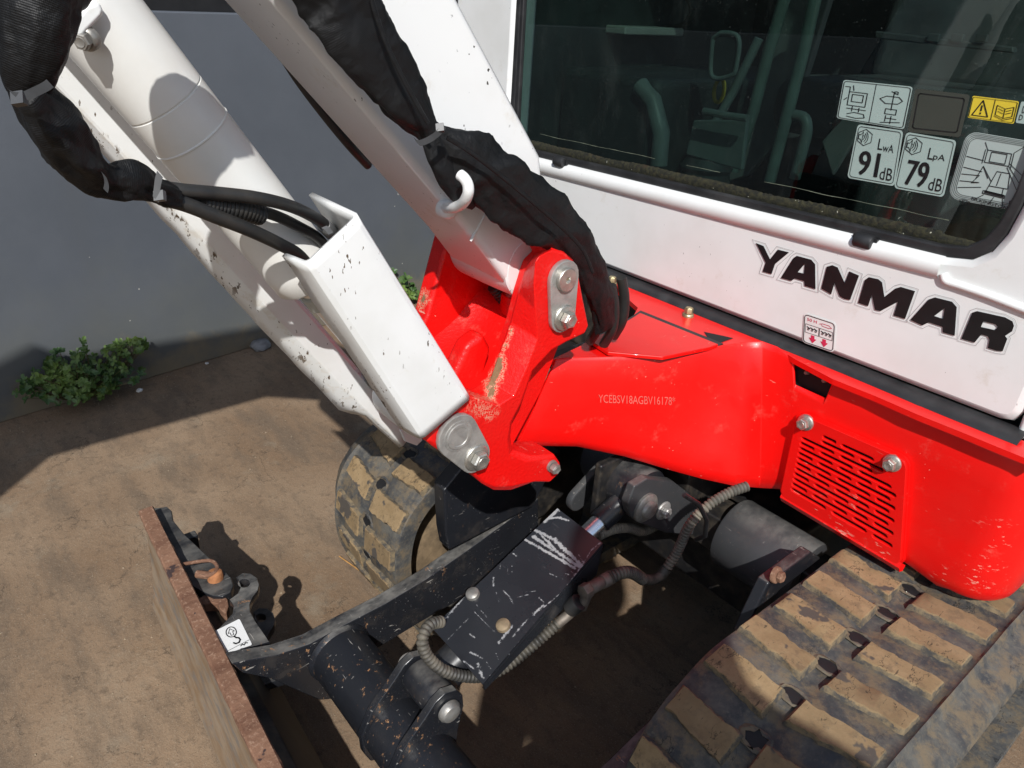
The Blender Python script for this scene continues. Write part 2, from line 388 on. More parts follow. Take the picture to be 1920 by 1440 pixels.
M_tie2 = simple('pale_cable_tie', (.13, .133, .137), .4, 0, .1)
M_void = simple('void_shade', (.006, .006, .007), .7, 0, .3)  # near-black colour painted for the dark of openings and gaps
M_int = simple('dark_cab_plastic', (.034, .042, .041), .6, 0, .4, 12)
M_intg = simple('grey_cab_plastic', (.17, .20, .19), .45, 0, .25, 12)
M_beige = simple('cream_cab_plastic', (.40, .40, .36), .5, 0, .12, 12)
M_ink = simple('black_print', (.008, .008, .009), .4, 0, .2)
M_greyline = simple('grey_print', (.30, .30, .30), .5, 0, .1)
M_lwhite = paper('white_vinyl', (.80, .80, .78)); M_yel = paper('yellow_vinyl', (.72, .55, .04)); M_redink = paper('red_vinyl', (.62, .03, .09))
M_pale = paper('pale_green_white_vinyl', (.36, .46, .43)); M_faded = paper('faded_vinyl', (.045, .05, .04)); M_vin = simple('stamped_pale_red', (.76, .12, .095), .6)
M_yring = simple('yellow_plastic', (.60, .42, .03), .4); M_stem = simple('weed_stem', (.10, .09, .035), .7)
M_stone = simple('grey_stone', (.20, .20, .20), .9, 0, .4, 30, .5, 80); M_straw = simple('dry_straw', (.42, .22, .07), .7)
M_brass = simple('corroded_fitting', (.17, .145, .12), .6, .5, .35, 80, .4, 250, dust=.5)

# ------------------------------------------------------------------ helpers: meshes
def link(name, me, mat, parent=None, bevel=0, smooth=35, seg=2):
    o = bpy.data.objects.new(name, me); COL.objects.link(o)
    if mat is not None and len(me.materials) == 0: me.materials.append(mat)
    n = len(me.vertices)
    if n:
        c = sum((v.co for v in me.vertices), V())/n
        me.transform(Matrix.Translation(-c)); o.location = c
    if parent is not None:
        o.parent = parent
        w = Matrix.Identity(4); q = parent
        while q is not None: w = Matrix.Translation(q.location) @ w if q.parent is None else Matrix.Translation(q.location) @ w; q = q.parent
        o.location = o.location - w.translation
    if smooth:
        me.shade_smooth()
        if not bevel: me.set_sharp_from_angle(angle=math.radians(smooth))
    if bevel:
        b = o.modifiers.new('bevel', 'BEVEL'); b.width = bevel; b.segments = seg; b.limit_method = 'ANGLE'; b.angle_limit = math.radians(28)
        b.harden_normals = True; b.use_clamp_overlap = True
    return o
def meshd(vs, fs):
    me = bpy.data.meshes.new('m'); me.from_pydata([tuple(v) for v in vs], [], fs)
    bm = bmesh.new(); bm.from_mesh(me); bmesh.ops.recalc_face_normals(bm, faces=bm.faces); bm.to_mesh(me); bm.free(); me.update(); return me
def mesh(name, vs, fs, mat, parent=None, **k): return link(name, meshd(vs, fs), mat, parent, **k)
def merge(parts):
    vs, fs = [], []
    for v, f in parts:
        o = len(vs); vs += list(v); fs += [[i+o for i in q] for q in f]
    return vs, fs
def prism(pts, ext):
    """closed outline (3D points in one plane) pushed along ext"""
    pts = [V(p) for p in pts]; ext = V(ext); n = len(pts)
    return pts+[p+ext for p in pts], [list(range(n))[::-1], list(range(n, 2*n))]+[[i, (i+1) % n, n+(i+1) % n, n+i] for i in range(n)]
def box(a, b):
    a, b = V(a), V(b)
    return prism([(a.x, a.y, a.z), (b.x, a.y, a.z), (b.x, b.y, a.z), (a.x, b.y, a.z)], (0, 0, b.z-a.z))
def frame(d, up=V((0, 0, 1))):
    d = d.normalized(); u = up-d*up.dot(d)
    if u.length < .05: up = V((0, 1, 0)); u = up-d*up.dot(d)
    u.normalize(); return u, d.cross(u)
def lathe(p0, d, prof, seg=28, close=True):
    """prof: (distance along d, radius)"""
    p0 = V(p0); d = V(d).normalized(); u, w = frame(d); vs, fs = [], []
    for t, r in prof:
        for k in range(seg):
            a = 2*math.pi*k/seg; vs.append(p0+d*t+(u*math.cos(a)+w*math.sin(a))*r)
    for i in range(len(prof)-1):
        for k in range(seg): fs.append([i*seg+k, i*seg+(k+1) % seg, (i+1)*seg+(k+1) % seg, (i+1)*seg+k])
    if close: fs += [list(range(seg))[::-1], [(len(prof)-1)*seg+k for k in range(seg)]]
    return vs, fs
def cylr(p0, p1, r, seg=28, ch=.0):
    L = (V(p1)-V(p0)).length
    pr = [(0, r), (L, r)] if not ch else [(0, r-ch), (ch*.3, r-ch*.3), (ch, r), (L-ch, r), (L-ch*.3, r-ch*.3), (L, r-ch)]
    return lathe(p0, V(p1)-V(p0), pr, seg)
def spline(pts, n):
    """Catmull-Rom through tuples of any length"""
    P = [tuple(p) for p in pts]; P = [tuple(2*a-b for a, b in zip(P[0], P[1]))]+P+[tuple(2*a-b for a, b in zip(P[-1], P[-2]))]; out = []
    for i in range(1, len(P)-2):
        for k in range(n):
            t = k/n; out.append(tuple(.5*((2*b)+(c-a)*t+(2*a-5*b+4*c-d)*t*t+(3*b-a-3*c+d)*t**3) for a, b, c, d in zip(P[i-1], P[i], P[i+1], P[i+2])))
    out.append(P[-2]); return out
def sweep(path, rad, seg=16, flat=None, disp=None, cap=True, flataxis=V((1, 0, 0))):
    """tube along points; rad a number or list; flat squashes it along flataxis; disp(angle, length, i) -> factor"""
    path = [V(p) for p in path]; n = len(path); vs, fs, uv = [], [], []
    L = 0; u = None
    for i, p in enumerate(path):
        d = (path[min(i+1, n-1)]-path[max(i-1, 0)])
        d = d.normalized() if d.length > 1e-9 else V((0, 0, 1))
        if u is None: u, w = frame(d, flataxis)
        else:
            u = u-d*u.dot(d); u.normalize()
            if flat: u2, _ = frame(d, flataxis); u = u2
            w = d.cross(u)
        if i: L += (p-path[i-1]).length
        r = rad[i] if isinstance(rad, (list, tuple)) else rad
        for k in range(seg):
            a = 2*math.pi*k/seg; f = disp(a, L, i) if disp else 1
            vs.append(p+(u*math.cos(a)*(flat or 1)+w*math.sin(a))*r*f); uv.append((a*.04, L))
    for i in range(n-1):
        for k in range(seg): fs.append([i*seg+k, i*seg+(k+1) % seg, (i+1)*seg+(k+1) % seg, (i+1)*seg+k])
    if cap: fs += [list(range(seg))[::-1], [(n-1)*seg+k for k in range(seg)]]
    return vs, fs, uv
def tube(name, path, rad, mat, parent=None, seg=16, **k):
    sk = {a: k.pop(a) for a in ('flat', 'disp', 'cap', 'flataxis') if a in k}
    vs, fs, uv = sweep(path, rad, seg, **sk)
    me = meshd(vs, fs); lay = me.uv_layers.new(name='UVMap')
    for lp in me.loops:
        a = uv[lp.vertex_index]; lay.data[lp.index].uv = a
    return link(name, me, mat, parent, **k)
def grid(rows):
    m = len(rows[0]); vs = [p for r in rows for p in r]
    return vs, [[i*m+j, i*m+j+1, (i+1)*m+j+1, (i+1)*m+j] for i in range(len(rows)-1) for j in range(m-1)]
def curve_plate(loops, org, ux, uy, thick, bevel=0, nrm=None):
    """flat plate with real holes: 2D loops (first the outline), filled and given thickness"""
    cu = bpy.data.curves.new('c', 'CURVE'); cu.dimensions = '2D'; cu.fill_mode = 'BOTH'
    for lp in loops:
        sp = cu.splines.new('POLY'); sp.points.add(len(lp)-1); sp.use_cyclic_u = True
        for q, (x, y) in zip(sp.points, lp): q.co = (x, y, 0, 1)
    cu.extrude = max(thick/2-bevel, 1e-5); cu.bevel_depth = bevel; cu.bevel_resolution = 1; cu.offset = -bevel
    o = bpy.data.objects.new('c', cu); COL.objects.link(o)
    dg = bpy.context.evaluated_depsgraph_get(); me = bpy.data.meshes.new_from_object(o.evaluated_get(dg))
    bpy.data.objects.remove(o); bpy.data.curves.remove(cu)
    ux, uy = V(ux).normalized(), V(uy).normalized(); nz = ux.cross(uy)
    mt = Matrix((ux, uy, nz)).transposed().to_4x4(); mt.translation = V(org)
    me.transform(mt); me.materials.clear(); return me
def stadium(c1, c2, r1, r2, n=10):
    c1, c2 = V(c1), V(c2); d = c2-c1; a0 = math.atan2(d.y, d.x); k = math.acos(max(-1, min(1, (r1-r2)/d.length)))
    return [tuple(c1+V((math.cos(a0+k+(2*math.pi-2*k)*i/n), math.sin(a0+k+(2*math.pi-2*k)*i/n)))*r1) for i in range(n+1)] + \
           [tuple(c2+V((math.cos(a0-k+2*k*i/n), math.sin(a0-k+2*k*i/n)))*r2) for i in range(n+1)]
def rrect(x0, y0, x1, y1, r, n=4):
    o = []
    for cx, cy, a in ((x1-r, y1-r, 0), (x0+r, y1-r, 90), (x0+r, y0+r, 180), (x1-r, y0+r, 270)):
        for i in range(n+1):
            t = math.radians(a+90*i/n); o.append((cx+r*math.cos(t), cy+r*math.sin(t)))
    return o
def hexbolt(name, p, d, rf, rh, hh, parent, mat=None, rot=.3):
    """flanged hexagon bolt head on a surface point p, facing d"""
    p, d = V(p), V(d).normalized(); mat = mat or M_zinc
    a = lathe(p-d*.002, d, [(0, rf), (.0035, rf), (.005, rf*.93), (.0062, rh*1.08)], 24)
    u, w = frame(d); hv, hf = [], []
    for t, r in ((.005, rh), (.005+hh*.8, rh), (.005+hh, rh*.86)):
        for k in range(6):
            an = rot+math.pi*k/3; hv.append(p+d*t+(u*math.cos(an)+w*math.sin(an))*r)
    for i in range(2):
        for k in range(6): hf.append([i*6+k, i*6+(k+1) % 6, (i+1)*6+(k+1) % 6, (i+1)*6+k])
    hf += [[5, 4, 3, 2, 1, 0], [12, 13, 14, 15, 16, 17]]
    c = lathe(p+d*(.005+hh-.0005), d, [(0, rh*.62), (.001, rh*.55), (.0006, rh*.4)], 16)
    v, f = merge([a, (hv, hf), c]); return mesh(name, v, f, mat, parent, smooth=30)
def thing(name, label, cat, loc, group=None):
    o = bpy.data.objects.new(name, None); COL.objects.link(o); o.location = loc; o.empty_display_size = .05
    o['label'] = label; o['category'] = cat
    if group: o['group'] = group
    return o
def tag(o, label, cat, group=None):
    o['label'] = label; o['category'] = cat
    if group: o['group'] = group
    return o

# ================================================================== setting
def ground():
    vs = [(-40, -40, 0), (40, -40, 0), (40, 40, 0), (-40, 40, 0)]
    o = mesh('ground', vs, [[0, 1, 2, 3]], M_conc, smooth=0); o['kind'] = 'structure'
ground()
WX = lambda y: -2.312-.14*(y-.08)                  # wall foot line
wall = thing('painted_wall', 'long grey painted wall behind the excavator, streaked with dirt along its foot', 'wall', (WX(.5), .5, 0))
def wall_build():
    y0, y1 = -4.0, 7.0
    def slab(xo0, xo1, z0, z1): return prism([(WX(y0)+xo0, y0, z0), (WX(y0)+xo1, y0, z0), (WX(y1)+xo1, y1, z0), (WX(y1)+xo0, y1, z0)], (0, 0, z1-z0))
    mesh('wall_face', *slab(0, -.15, 0, 1.068), M_wall, wall, bevel=.004)
    mesh('void_shade', *slab(-.06, -.14, 1.069, 3.0), M_void, wall, smooth=0)  # black sheet painted in for the dark void above the wall
wall_build()

# ================================================================== excavator
EX = thing('mini_excavator', 'red and white tracked mini excavator with a closed cab and scuffed dozer blade', 'excavator', (-.6, 1.3, 0))
XC = -.60; XB = -.70                               # machine centre, boom centre

# ---- tracks -------------------------------------------------------
HALF = [(.66, .45), (.615, .440), (.560, .413), (.522, .372), (.503, .318), (.500, .255), (.515, .185), (.548, .118), (.60, .062), (.665, .034), (.74, .026)]
def track_loop():
    top = [(y, .45) for y in (1.86, 1.5, 1.1, .9, .75)]
    front = HALF
    bot = [(y, .022) for y in (.9, 1.2, 1.5, 1.75)]
    back = [(1.84, .034), (1.93, .075), (1.99, .14), (2.02, .22), (2.015, .30), (1.98, .385), (1.93, .43)]
    pts = spline(top+front+bot+back+[top[0]], 6)[:-1]
    # resample evenly
    P = [V((0, y, z)) for y, z in pts]; P.append(P[0]); L = [0]
    for a, b in zip(P, P[1:]): L.append(L[-1]+(b-a).length)
    return P, L
LP, LL = track_loop(); TOT = LL[-1]
def at_len(s):
    s %= TOT; lo = 0
    for i in range(len(LL)-1):
        if LL[i] <= s <= LL[i+1]: lo = i; break
    t = (s-LL[lo])/max(1e-9, LL[lo+1]-LL[lo]); p = LP[lo].lerp(LP[lo+1], t)
    return p
def fr_len(s):
    p = at_len(s); d = (at_len(s+.01)-at_len(s-.01)).normalized(); n = V((0, -d.z, d.y)) * -1
    n = V((0, d.z, -d.y)) ; 
    return p, d, n
NL = round(TOT/.0745); PIT = TOT/NL
S0 = None
def s_of_y(y):                                     # arc length of a point on the top run
    best = min(range(400), key=lambda i: abs(at_len(i*.0025).y-y)+abs(at_len(i*.0025).z-.45)*5); return best*.0025
SREF = s_of_y(.838)
def make_track(xin, sgn, main):
    """xin: the inner edge; sgn +1: outer edge is towards +x"""
    tr = bpy.data.objects.new('track', None); COL.objects.link(tr); tr.parent = EX
    tr.location = V((xin+sgn*.13, 1.26, .2))-EX.location; tr['label'] = 'cracked rubber track crusted with dry mud'
    X = lambda a: xin+sgn*a*(1 if main else .93)
    prof = [(0, -.028), (-.001, -.012), (.000, -.004), (.006, -.001), (.05, 0), (.085, .0), (.093, -.003), (.105, -.005), (.118, -.003), (.126, 0), (.17, .0005), (.205, .0), (.214, .001), (.2175, .005), (.2215, .001), (.224, -.004), (.245, -.010), (.256, -.015), (.260, -.024), (.256, -.032)]
    n = int(TOT/.0125); rows = []
    for i in range(n):
        p, d, nn = fr_len(i*TOT/n)
        row = []
        for a, h in prof:
            q = V((X(a), p.y, p.z))+nn*(h+.0022*(noise.noise(V((a*30+sgn*3, i*.35, 2)))))
            row.append(q)
        rows.append(row)
    rows.append(rows[0])
    m = len(prof); vs = [p for r in rows[:-1] for p in r]; nr = n
    # belt stays closed: the drive holes are black discs laid on it
    hole = set()
    fs = []
    for i in range(nr):
        for j in range(m-1):
            fs.append([i*m+j, i*m+j+1, ((i+1) % nr)*m+j+1, ((i+1) % nr)*m+j])
    # inner surface of the belt
    o = len(vs)
    for i in range(nr):
        p, d, nn = fr_len(i*TOT/n)
        for a in (0, .08, .18, .258): vs.append(V((X(a), p.y, p.z))-nn*.034)
    for i in range(nr):
        for j in range(3): fs.append([o+i*4+j, o+((i+1) % nr)*4+j, o+((i+1) % nr)*4+j+1, o+i*4+j+1])
        i2 = (i+1) % nr
        fs.append([i*m, i2*m, o+i2*4, o+i*4]); fs.append([i*m+m-1, o+i*4+3, o+i2*4+3, i2*m+m-1])
    mesh('belt', vs, fs, M_rub, tr, smooth=50)
    # lugs: two staggered rows
    def lug(s, a0, a1, w0, w1, sk, hgt, seed):
        """from belt coordinate a0 to a1; half widths; skew along the belt"""
        rnd = random.Random(seed); K = 13; ws = rnd.uniform(.90, 1.10); a0 += rnd.uniform(-.003, .003); a1 += rnd.uniform(-.004, .004); vs, fs, fl = [], [], []
        lev = [(-.004, 1.16, 1.0), (hgt*.55, 1.05, .8), (hgt, .93, .0)]
        prof2 = []
        for li, (h, g, flank) in enumerate(lev):
            ring = []
            def add(a, off): 
                p, d, nn = fr_len(s+off); jit = .0011
                ring.append(V((X(a+rnd.uniform(-jit, jit)), p.y, p.z))+nn*(h+rnd.uniform(-.0006, .0006))+d*rnd.uniform(-jit, jit)); fl.append(flank)
            mid = (a0+a1)/2
            for k in range(K):
                t = k/(K-1); a = lerp(a0, a1, t); a = mid+(a-mid)*(1+(g-1)*.35); add(a, lerp(0, sk, t*t*(3-2*t))-lerp(w0, w1, t)*ws*g*(1-.16*noise.noise(V((t*5, seed, 1)))-.10*noise.noise(V((t*14, seed, 4)))))
            for k in range(K-1, -1, -1):
                t = k/(K-1); a = lerp(a0, a1, t); a = mid+(a-mid)*(1+(g-1)*.35); add(a, lerp(0, sk, t*t*(3-2*t))+lerp(w0, w1, t)*ws*g*(1-.16*noise.noise(V((t*5, seed, 7)))-.10*noise.noise(V((t*14, seed, 9)))))
            vs += ring
        r = 2*K
        for i in range(2):
            for k in range(r): fs.append([i*r+k, i*r+(k+1) % r, (i+1)*r+(k+1) % r, (i+1)*r+k])
        for k in range(K-1): fs.append([2*r+k, 2*r+k+1, 2*r+r-2-k, 2*r+r-1-k])
        me = meshd(vs, fs); at = me.attributes.new('flank', 'FLOAT', 'POINT'); at.data.foreach_set('value', fl)
        return link('lug', me, M_lug, tr, smooth=40)
    for k in range(NL):
        s = SREF+k*PIT
        p = at_len(s)
        if p.z < .04 and p.y > .75: pass
        lug(s, .006, .094, .0170, .0195, .004, .0075, k*2+(0 if sgn > 0 else 91))
        lug(s-.005, .119, .206, .0195, .0165, -.012, .0075, k*2+1+(0 if sgn > 0 else 91))
        # drive hole with torn rim
        sh = s-.0235
        rim = []; rnd = random.Random(k*5+int(sgn))
        vs, fs = [], []; q = 14
        for rr, h in ((1.55, .0015), (1.25, .0035), (1.0, .0028), (.9, -.010)):
            for i in range(q):
                an = 2*math.pi*i/q; jag = 1+(.35*rnd.uniform(-1, 1) if rr <= 1.0 else .12*rnd.uniform(-1, 1))
                pp, d, nn = fr_len(sh+math.sin(an)*.0095*rr*jag)
                vs.append(V((X(.105+math.cos(an)*.0145*rr*jag), pp.y, pp.z))+nn*(h-.003))
        for r in range(3):
            for i in range(q): fs.append([r*q+i, r*q+(i+1) % q, (r+1)*q+(i+1) % q, (r+1)*q+i])
        mesh('drive_hole_rim', vs, fs, M_rub, tr, smooth=30)
        pp, d, nn = fr_len(sh)
        vs = []
        for i in range(q):
            an = 2*math.pi*i/q; j = vs
            v0 = None
            pp2, d2, nn2 = fr_len(sh+math.sin(an)*.0100)
            vs.append(V((X(.105+math.cos(an)*.0150), pp2.y, pp2.z))+nn2*-.0012)
        mesh('drive_hole', vs, [list(range(q))], M_void, tr, smooth=0)  # flat black disc; the hole's darkness is put into its colour
    # idler, rollers and frame inside the belt
    xm = xin+sgn*.13
    for (y, z, r, nm) in ((.735, .236, .165, 'idler_wheel'), (1.80, .236, .15, 'sprocket'), (1.0, .11, .055, 'roller'), (1.27, .11, .055, 'roller'), (1.54, .11, .055, 'roller')):
        v, f = lathe((xm-.05, y, z), (1, 0, 0), [(0, r*.35), (.004, r*.36), (.006, r*.9), (.012, r), (.035, r), (.04, r*1.12), (.06, r*1.12), (.065, r), (.088, r), (.094, r*.9), (.096, r*.36), (.1, r*.35)], 36)
        mesh(nm, v, f, M_dark if nm != 'idler_wheel' else M_stainidler, tr)
    mesh('track_frame', *box((xm-.045, .86, .15), (xm+.045, 1.72, .30)), M_dark, tr, bevel=.01)
    return tr
M_stainidler = simple('muddy_idler', (.20, .14, .08), .85, 0, .5, 22, .4, 90, dust=.6, dcol=(.02, .018, .015))
make_track(-.34, 1, True); make_track(-.852, -1, False)

# ---- undercarriage ------------------------------------------------
def chassis():
    v, f = merge([box((-.80, .98, .20), (-.42, 1.7, .40)), cylr((-.62, 1.28, .39), (-.62, 1.28, .50), .21, 40)])
    mesh('chassis', v, f, M_dark, EX, bevel=.01)
    # sleeves that carry the tracks
    a = ony((1330, 1000), .93)
    for x0, x1 in ((-.52, -.375), (-.83, -.69)):
        for y in (.965, 1.55):
            v, f = cylr((x0, y, .365), (x1, y, .365), .062, 32, .004); mesh('track_sleeve', v, f, M_sleeve, EX)
    for y in (.965, 1.55):
        mesh('sliding_beam', *box((-1.0, y-.035, .33), (-.2, y+.035, .40)), M_dark, EX, bevel=.004)
    # bracket between sleeve and right track
    pl = [onx(p, -.375) for p in ((1500, 1022), (1520, 1035), (1440, 1095), (1385, 1190), (1372, 1180), (1420, 1080))]
    mesh('sleeve_flange', *prism(pl, (.018, 0, 0)), M_black, EX, bevel=.003)
    hexbolt('bolt', onx((1455, 1078), -.355), (1, 0, .2), .012, .008, .006, EX, M_rust)
    # upright leg plate seen inside the left track
    pl = [onx(p, -.80) for p in ((832, 920), (836, 1000), (842, 1032), (900, 1002), (1000, 950), (1030, 890), (930, 850), (880, 860))]
    mesh('leg_plate', *prism(pl, (-.03, 0, 0)), M_black, EX, bevel=.003)
M_sleeve = black_paint('dusty_black_paint', .5, .1, (.035, .036, .038), .5)
chassis()

# ---- dozer blade ---------------------------------------------------
BL0, BL1 = -1.31, .11
SHR = lambda x: -.052*(x+1.31)                     # the blade sits a little askew on its arms
def blade():
    bl = bpy.data.objects.new('dozer_blade', None); COL.objects.link(bl); bl.parent = EX; bl.location = V((XC, .22, 0))-EX.location
    n = 120; rnd = random.Random(3)
    # top wear strip with nicked edges
    rows = []
    for i in range(n+1):
        x = lerp(BL0, BL1, i/n); j = lambda k: .0016*noise.noise(V((x*45, k*7.3, 1)))+.003*min(0, noise.noise(V((x*17, k*3.1, 5)))+.25)
        sh_ = SHR(x); rows.append([V((x, y+sh_, z)) for y, z in ((.217-j(0), .228), (.2155-j(1), .247), (.218, .250+j(2)*.5), (.2405, .2505+j(3)*.5), (.243+j(4), .247), (.2425+j(5), .228))])
    v, f = grid(rows); m = 6; f += [[0, 1, 2, 3, 4, 5], [n*m+k for k in range(5, -1, -1)]]
    mesh('top_wear_strip', v, f, M_rust, bl, smooth=40)
    # curved mouldboard
    rows = []
    for i in range(n+1):
        x = lerp(BL0+.004, BL1-.004, i/n); bul = -.022*(1-sm(-1.31, -1.05, x))-.004
        rows.append([V((x, y+SHR(x)+.0015*noise.noise(V((x*20, z*30, 0))), z)) for y, z in ((.222, .232), (.221, .20), (.219, .15), (.216, .10), (.211, .055), (.204, .018), (.210, .012), (.216, .055), (.226, .10), (.233, .15), (.237, .20), (.239, .232))])
    v, f = grid(rows); m = 12; f += [list(range(m)), [n*m+k for k in range(m-1, -1, -1)]]
    mesh('mouldboard', v, f, M_face, bl, smooth=40)
    # back box rib and uprights
    rib = [(0, .240, .205), (0, .268, .195), (0, .325, .085), (0, .325, .03), (0, .232, .02)]
    mesh('back_rib', *prism([(BL0+.20, y+SHR(BL0+.2), z) for _, y, z in rib], (BL1-BL0-.40, SHR(BL1-.2)-SHR(BL0+.2), 0)), M_dark, bl, bevel=.003)
    pl = [onz(p, .165) for p in ((449, 1283), (480, 1292), (512, 1357), (486, 1358))]
    mesh('stiffener', *prism(pl, (0, 0, -.012)), M_sleeve, bl, bevel=.002)
    # hinge plates of the folding end
    A = [onz(p, .222) for p in ((283, 952), (300, 951), (313, 949), (322, 957), (325, 975), (345, 1000), (400, 1052), (425, 1073), (434, 1083), (438, 1097), (433, 1110), (418, 1118), (400, 1118), (385, 1112), (362, 1100))]
    mesh('hinge_plate', *prism(A, (0, 0, -.016)), M_black, bl, bevel=.0025)
    A2 = [onz(p, .165) for p in ((296, 980), (318, 985), (400, 1065), (432, 1090), (425, 1112), (390, 1116))]
    mesh('hinge_plate', *prism(A2, (0, 0, -.016)), M_black, bl, bevel=.0025)
    org = onz((430, 1150), .185); B = [(443, 1082), (455, 1074), (470, 1075), (482, 1083), (486, 1096), (483, 1107), (473, 1120), (468, 1133), (469, 1146), (478, 1163), (505, 1203), (440, 1222), (398, 1190), (418, 1170), (436, 1150), (438, 1135), (430, 1124), (446, 1112), (450, 1100)]
    BP = [onz(p, .240) for p in B]; hc = onz((458, 1093), .240)
    hole = [(hc.x+.011*math.cos(a*math.pi/8), hc.y+.0085*math.sin(a*math.pi/8)) for a in range(16)]
    me = curve_plate([[(p.x, p.y) for p in BP], hole], (0, 0, .232), (1, 0, 0), (0, 1, 0), .016, .0015)
    link('lifting_plate', me, M_arm, bl)
    me = curve_plate([[(p.x*.999+.004, p.y+.018) for p in BP], [(x+.004, y+.018) for x, y in hole]], (0, 0, .145), (1, 0, 0), (0, 1, 0), .016, .0015)
    link('lifting_plate', me, M_black, bl)
    Cc = [onz(p, .216) for p in ((369, 1130), (373, 1121), (385, 1114), (403, 1110), (418, 1114), (427, 1123), (429, 1136), (424, 1150), (412, 1142), (408, 1132), (396, 1130), (384, 1134))]
    mesh('hook_plate', *prism(Cc, (0, 0, -.02)), M_rust, bl, bevel=.002)
    for z0 in (.10,):
        v, f = box((onz((330, 1010), .2).x-.02, .241, .03), (onz((330, 1010), .2).x+.0, .30, .19)); mesh('end_gusset', v, f, M_black, bl, bevel=.003)
    # pin with its spring clip
    pc = onz((404, 1084), .223)
    v, f = lathe(pc-V((0, 0, .09)), (0, 0, 1), [(0, .0105), (.085, .0105), (.086, .0135), (.099, .0135), (.103, .012), (.105, .008), (.106, .003)], 24)
    mesh('hinge_pin', v, f, M_rust2, bl)
    cp = [onz(p, .238) for p in ((337, 1059), (365, 1054), (390, 1051), (401, 1054), (407, 1062), (405, 1071), (397, 1077), (385, 1080), (373, 1079))]
    tube('spring_clip', [V(p) for p in spline([tuple(c) for c in cp], 5)], .0032, M_rust, bl, 10)
    v, f = cylr(onz((368, 1076), .232), onz((398, 1080), .232), .007, 14, .002); mesh('clip_stub', v, f, M_rust, bl)
    # white lifting-point sticker
    q = [(403, 1183), (449, 1160), (473, 1209), (421, 1227)]
    st = decal('lifting_sticker', q, lambda p: onz(p, .2412), M_lwhite, bl)
    marks = [ring2((.52, .30), .20, .17, 24)]
    marks += [[(.40, .31), (.52, .17), (.64, .31), (.58, .31), (.58, .42), (.46, .42), (.46, .31)]]
    fl = [quadmap(q, m_, lambda p: onz(p, .2425)) for m_ in marks[1:]]
    parts = [tri_ring(q, marks[0], lambda p: onz(p, .2425))]
    parts += [stroke(q, [(.40, .31), (.52, .17), (.64, .31), (.57, .31), (.57, .42), (.47, .42), (.47, .31), (.40, .31)], .018, lambda p: onz(p, .2425))]
    hk = [(.56, .50), (.60, .56), (.68, .60), (.70, .68), (.62, .76), (.50, .76), (.44, .70)]
    parts += [stroke(q, hk, .05, lambda p: onz(p, .2425)), stroke(q, [(.02, .93), (.98, .80)], .014, lambda p: onz(p, .2425)), stroke(q, [(.62, .90), (.70, .86), (.74, .91), (.82, .85), (.88, .88)], .03, lambda p: onz(p, .2425))]
    v, f = merge(parts); mesh('printed_symbol', v, f, M_ink, bl, smooth=0)
M_rust2 = simple('orange_rust', (.36, .15, .06), .85, 0, .35, 60, .5, 160)
# flat print helpers: unit square -> quad traced on its sheet
def quadpt(q, u, v): 
    (ax, ay), (bx, by), (cx, cy), (dx, dy) = q
    return ((ax*(1-u)+bx*u)*(1-v)+(dx*(1-u)+cx*u)*v, (ay*(1-u)+by*u)*(1-v)+(dy*(1-u)+cy*u)*v)
def quadmap(q, pts, pl): return [pl(quadpt(q, u, v)) for u, v in pts]
def decal(name, q, pl, mat, parent, r=.06, thick=None):
    pts = [pl(quadpt(q, *p)) for p in rrect(0, 0, 1, 1, r)]
    return mesh(name, pts, [list(range(len(pts)))], mat, parent, smooth=0)
def ring2(c, r0, r1, n=24): return (c, r0, r1, n)
def tri_ring(q, rg, pl):
    (cx, cy), r0, r1, n = rg; vs, fs = [], []
    for i in range(n):
        a = 2*math.pi*i/n
        for r in (r0, r1): vs.append(pl(quadpt(q, cx+r*math.cos(a), cy+r*math.sin(a))))
    for i in range(n): j = (i+1) % n; fs.append([2*i, 2*j, 2*j+1, 2*i+1])
    return vs, fs
def stroke(q, pts, w, pl):
    vs, fs = [], []
    for (x0, y0), (x1, y1) in zip(pts, pts[1:]):
        d = math.hypot(x1-x0, y1-y0) or 1e-6; nx, ny = -(y1-y0)/d*w/2, (x1-x0)/d*w/2; ex, ey = (x1-x0)/d*w*.3, (y1-y0)/d*w*.3
        o = len(vs)
        for x, y in ((x0+nx-ex, y0+ny-ey), (x1+nx+ex, y1+ny+ey), (x1-nx+ex, y1-ny+ey), (x0-nx-ex, y0-ny-ey)): vs.append(pl(quadpt(q, x, y)))
        fs.append([o, o+1, o+2, o+3])
    return vs, fs
def text_on(q, s, rect, pl, shear=0, fit=True):
    """lettering fitted into rect (u0,v0,u1,v1) of the quad"""
    cu = bpy.data.curves.new('t', 'FONT'); cu.body = s; cu.shear = shear; cu.resolution_u = 3
    o = bpy.data.objects.new('t', cu); COL.objects.link(o)
    dg = bpy.context.evaluated_depsgraph_get(); me = bpy.data.meshes.new_from_object(o.evaluated_get(dg))
    xs = [v.co.x for v in me.vertices]; ys = [v.co.y for v in me.vertices]; x0, x1, y0, y1 = min(xs), max(xs), min(ys), max(ys)
    u0, v0, u1, v1 = rect
    vs = [pl(quadpt(q, lerp(u0, u1, (v.co.x-x0)/(x1-x0)), lerp(v1, v0, (v.co.y-y0)/(y1-y0)))) for v in me.vertices]
    fs = [list(p.vertices) for p in me.polygons]
    bpy.data.objects.remove(o); bpy.data.meshes.remove(me); bpy.data.curves.remove(cu)
    return vs, fs
blade()

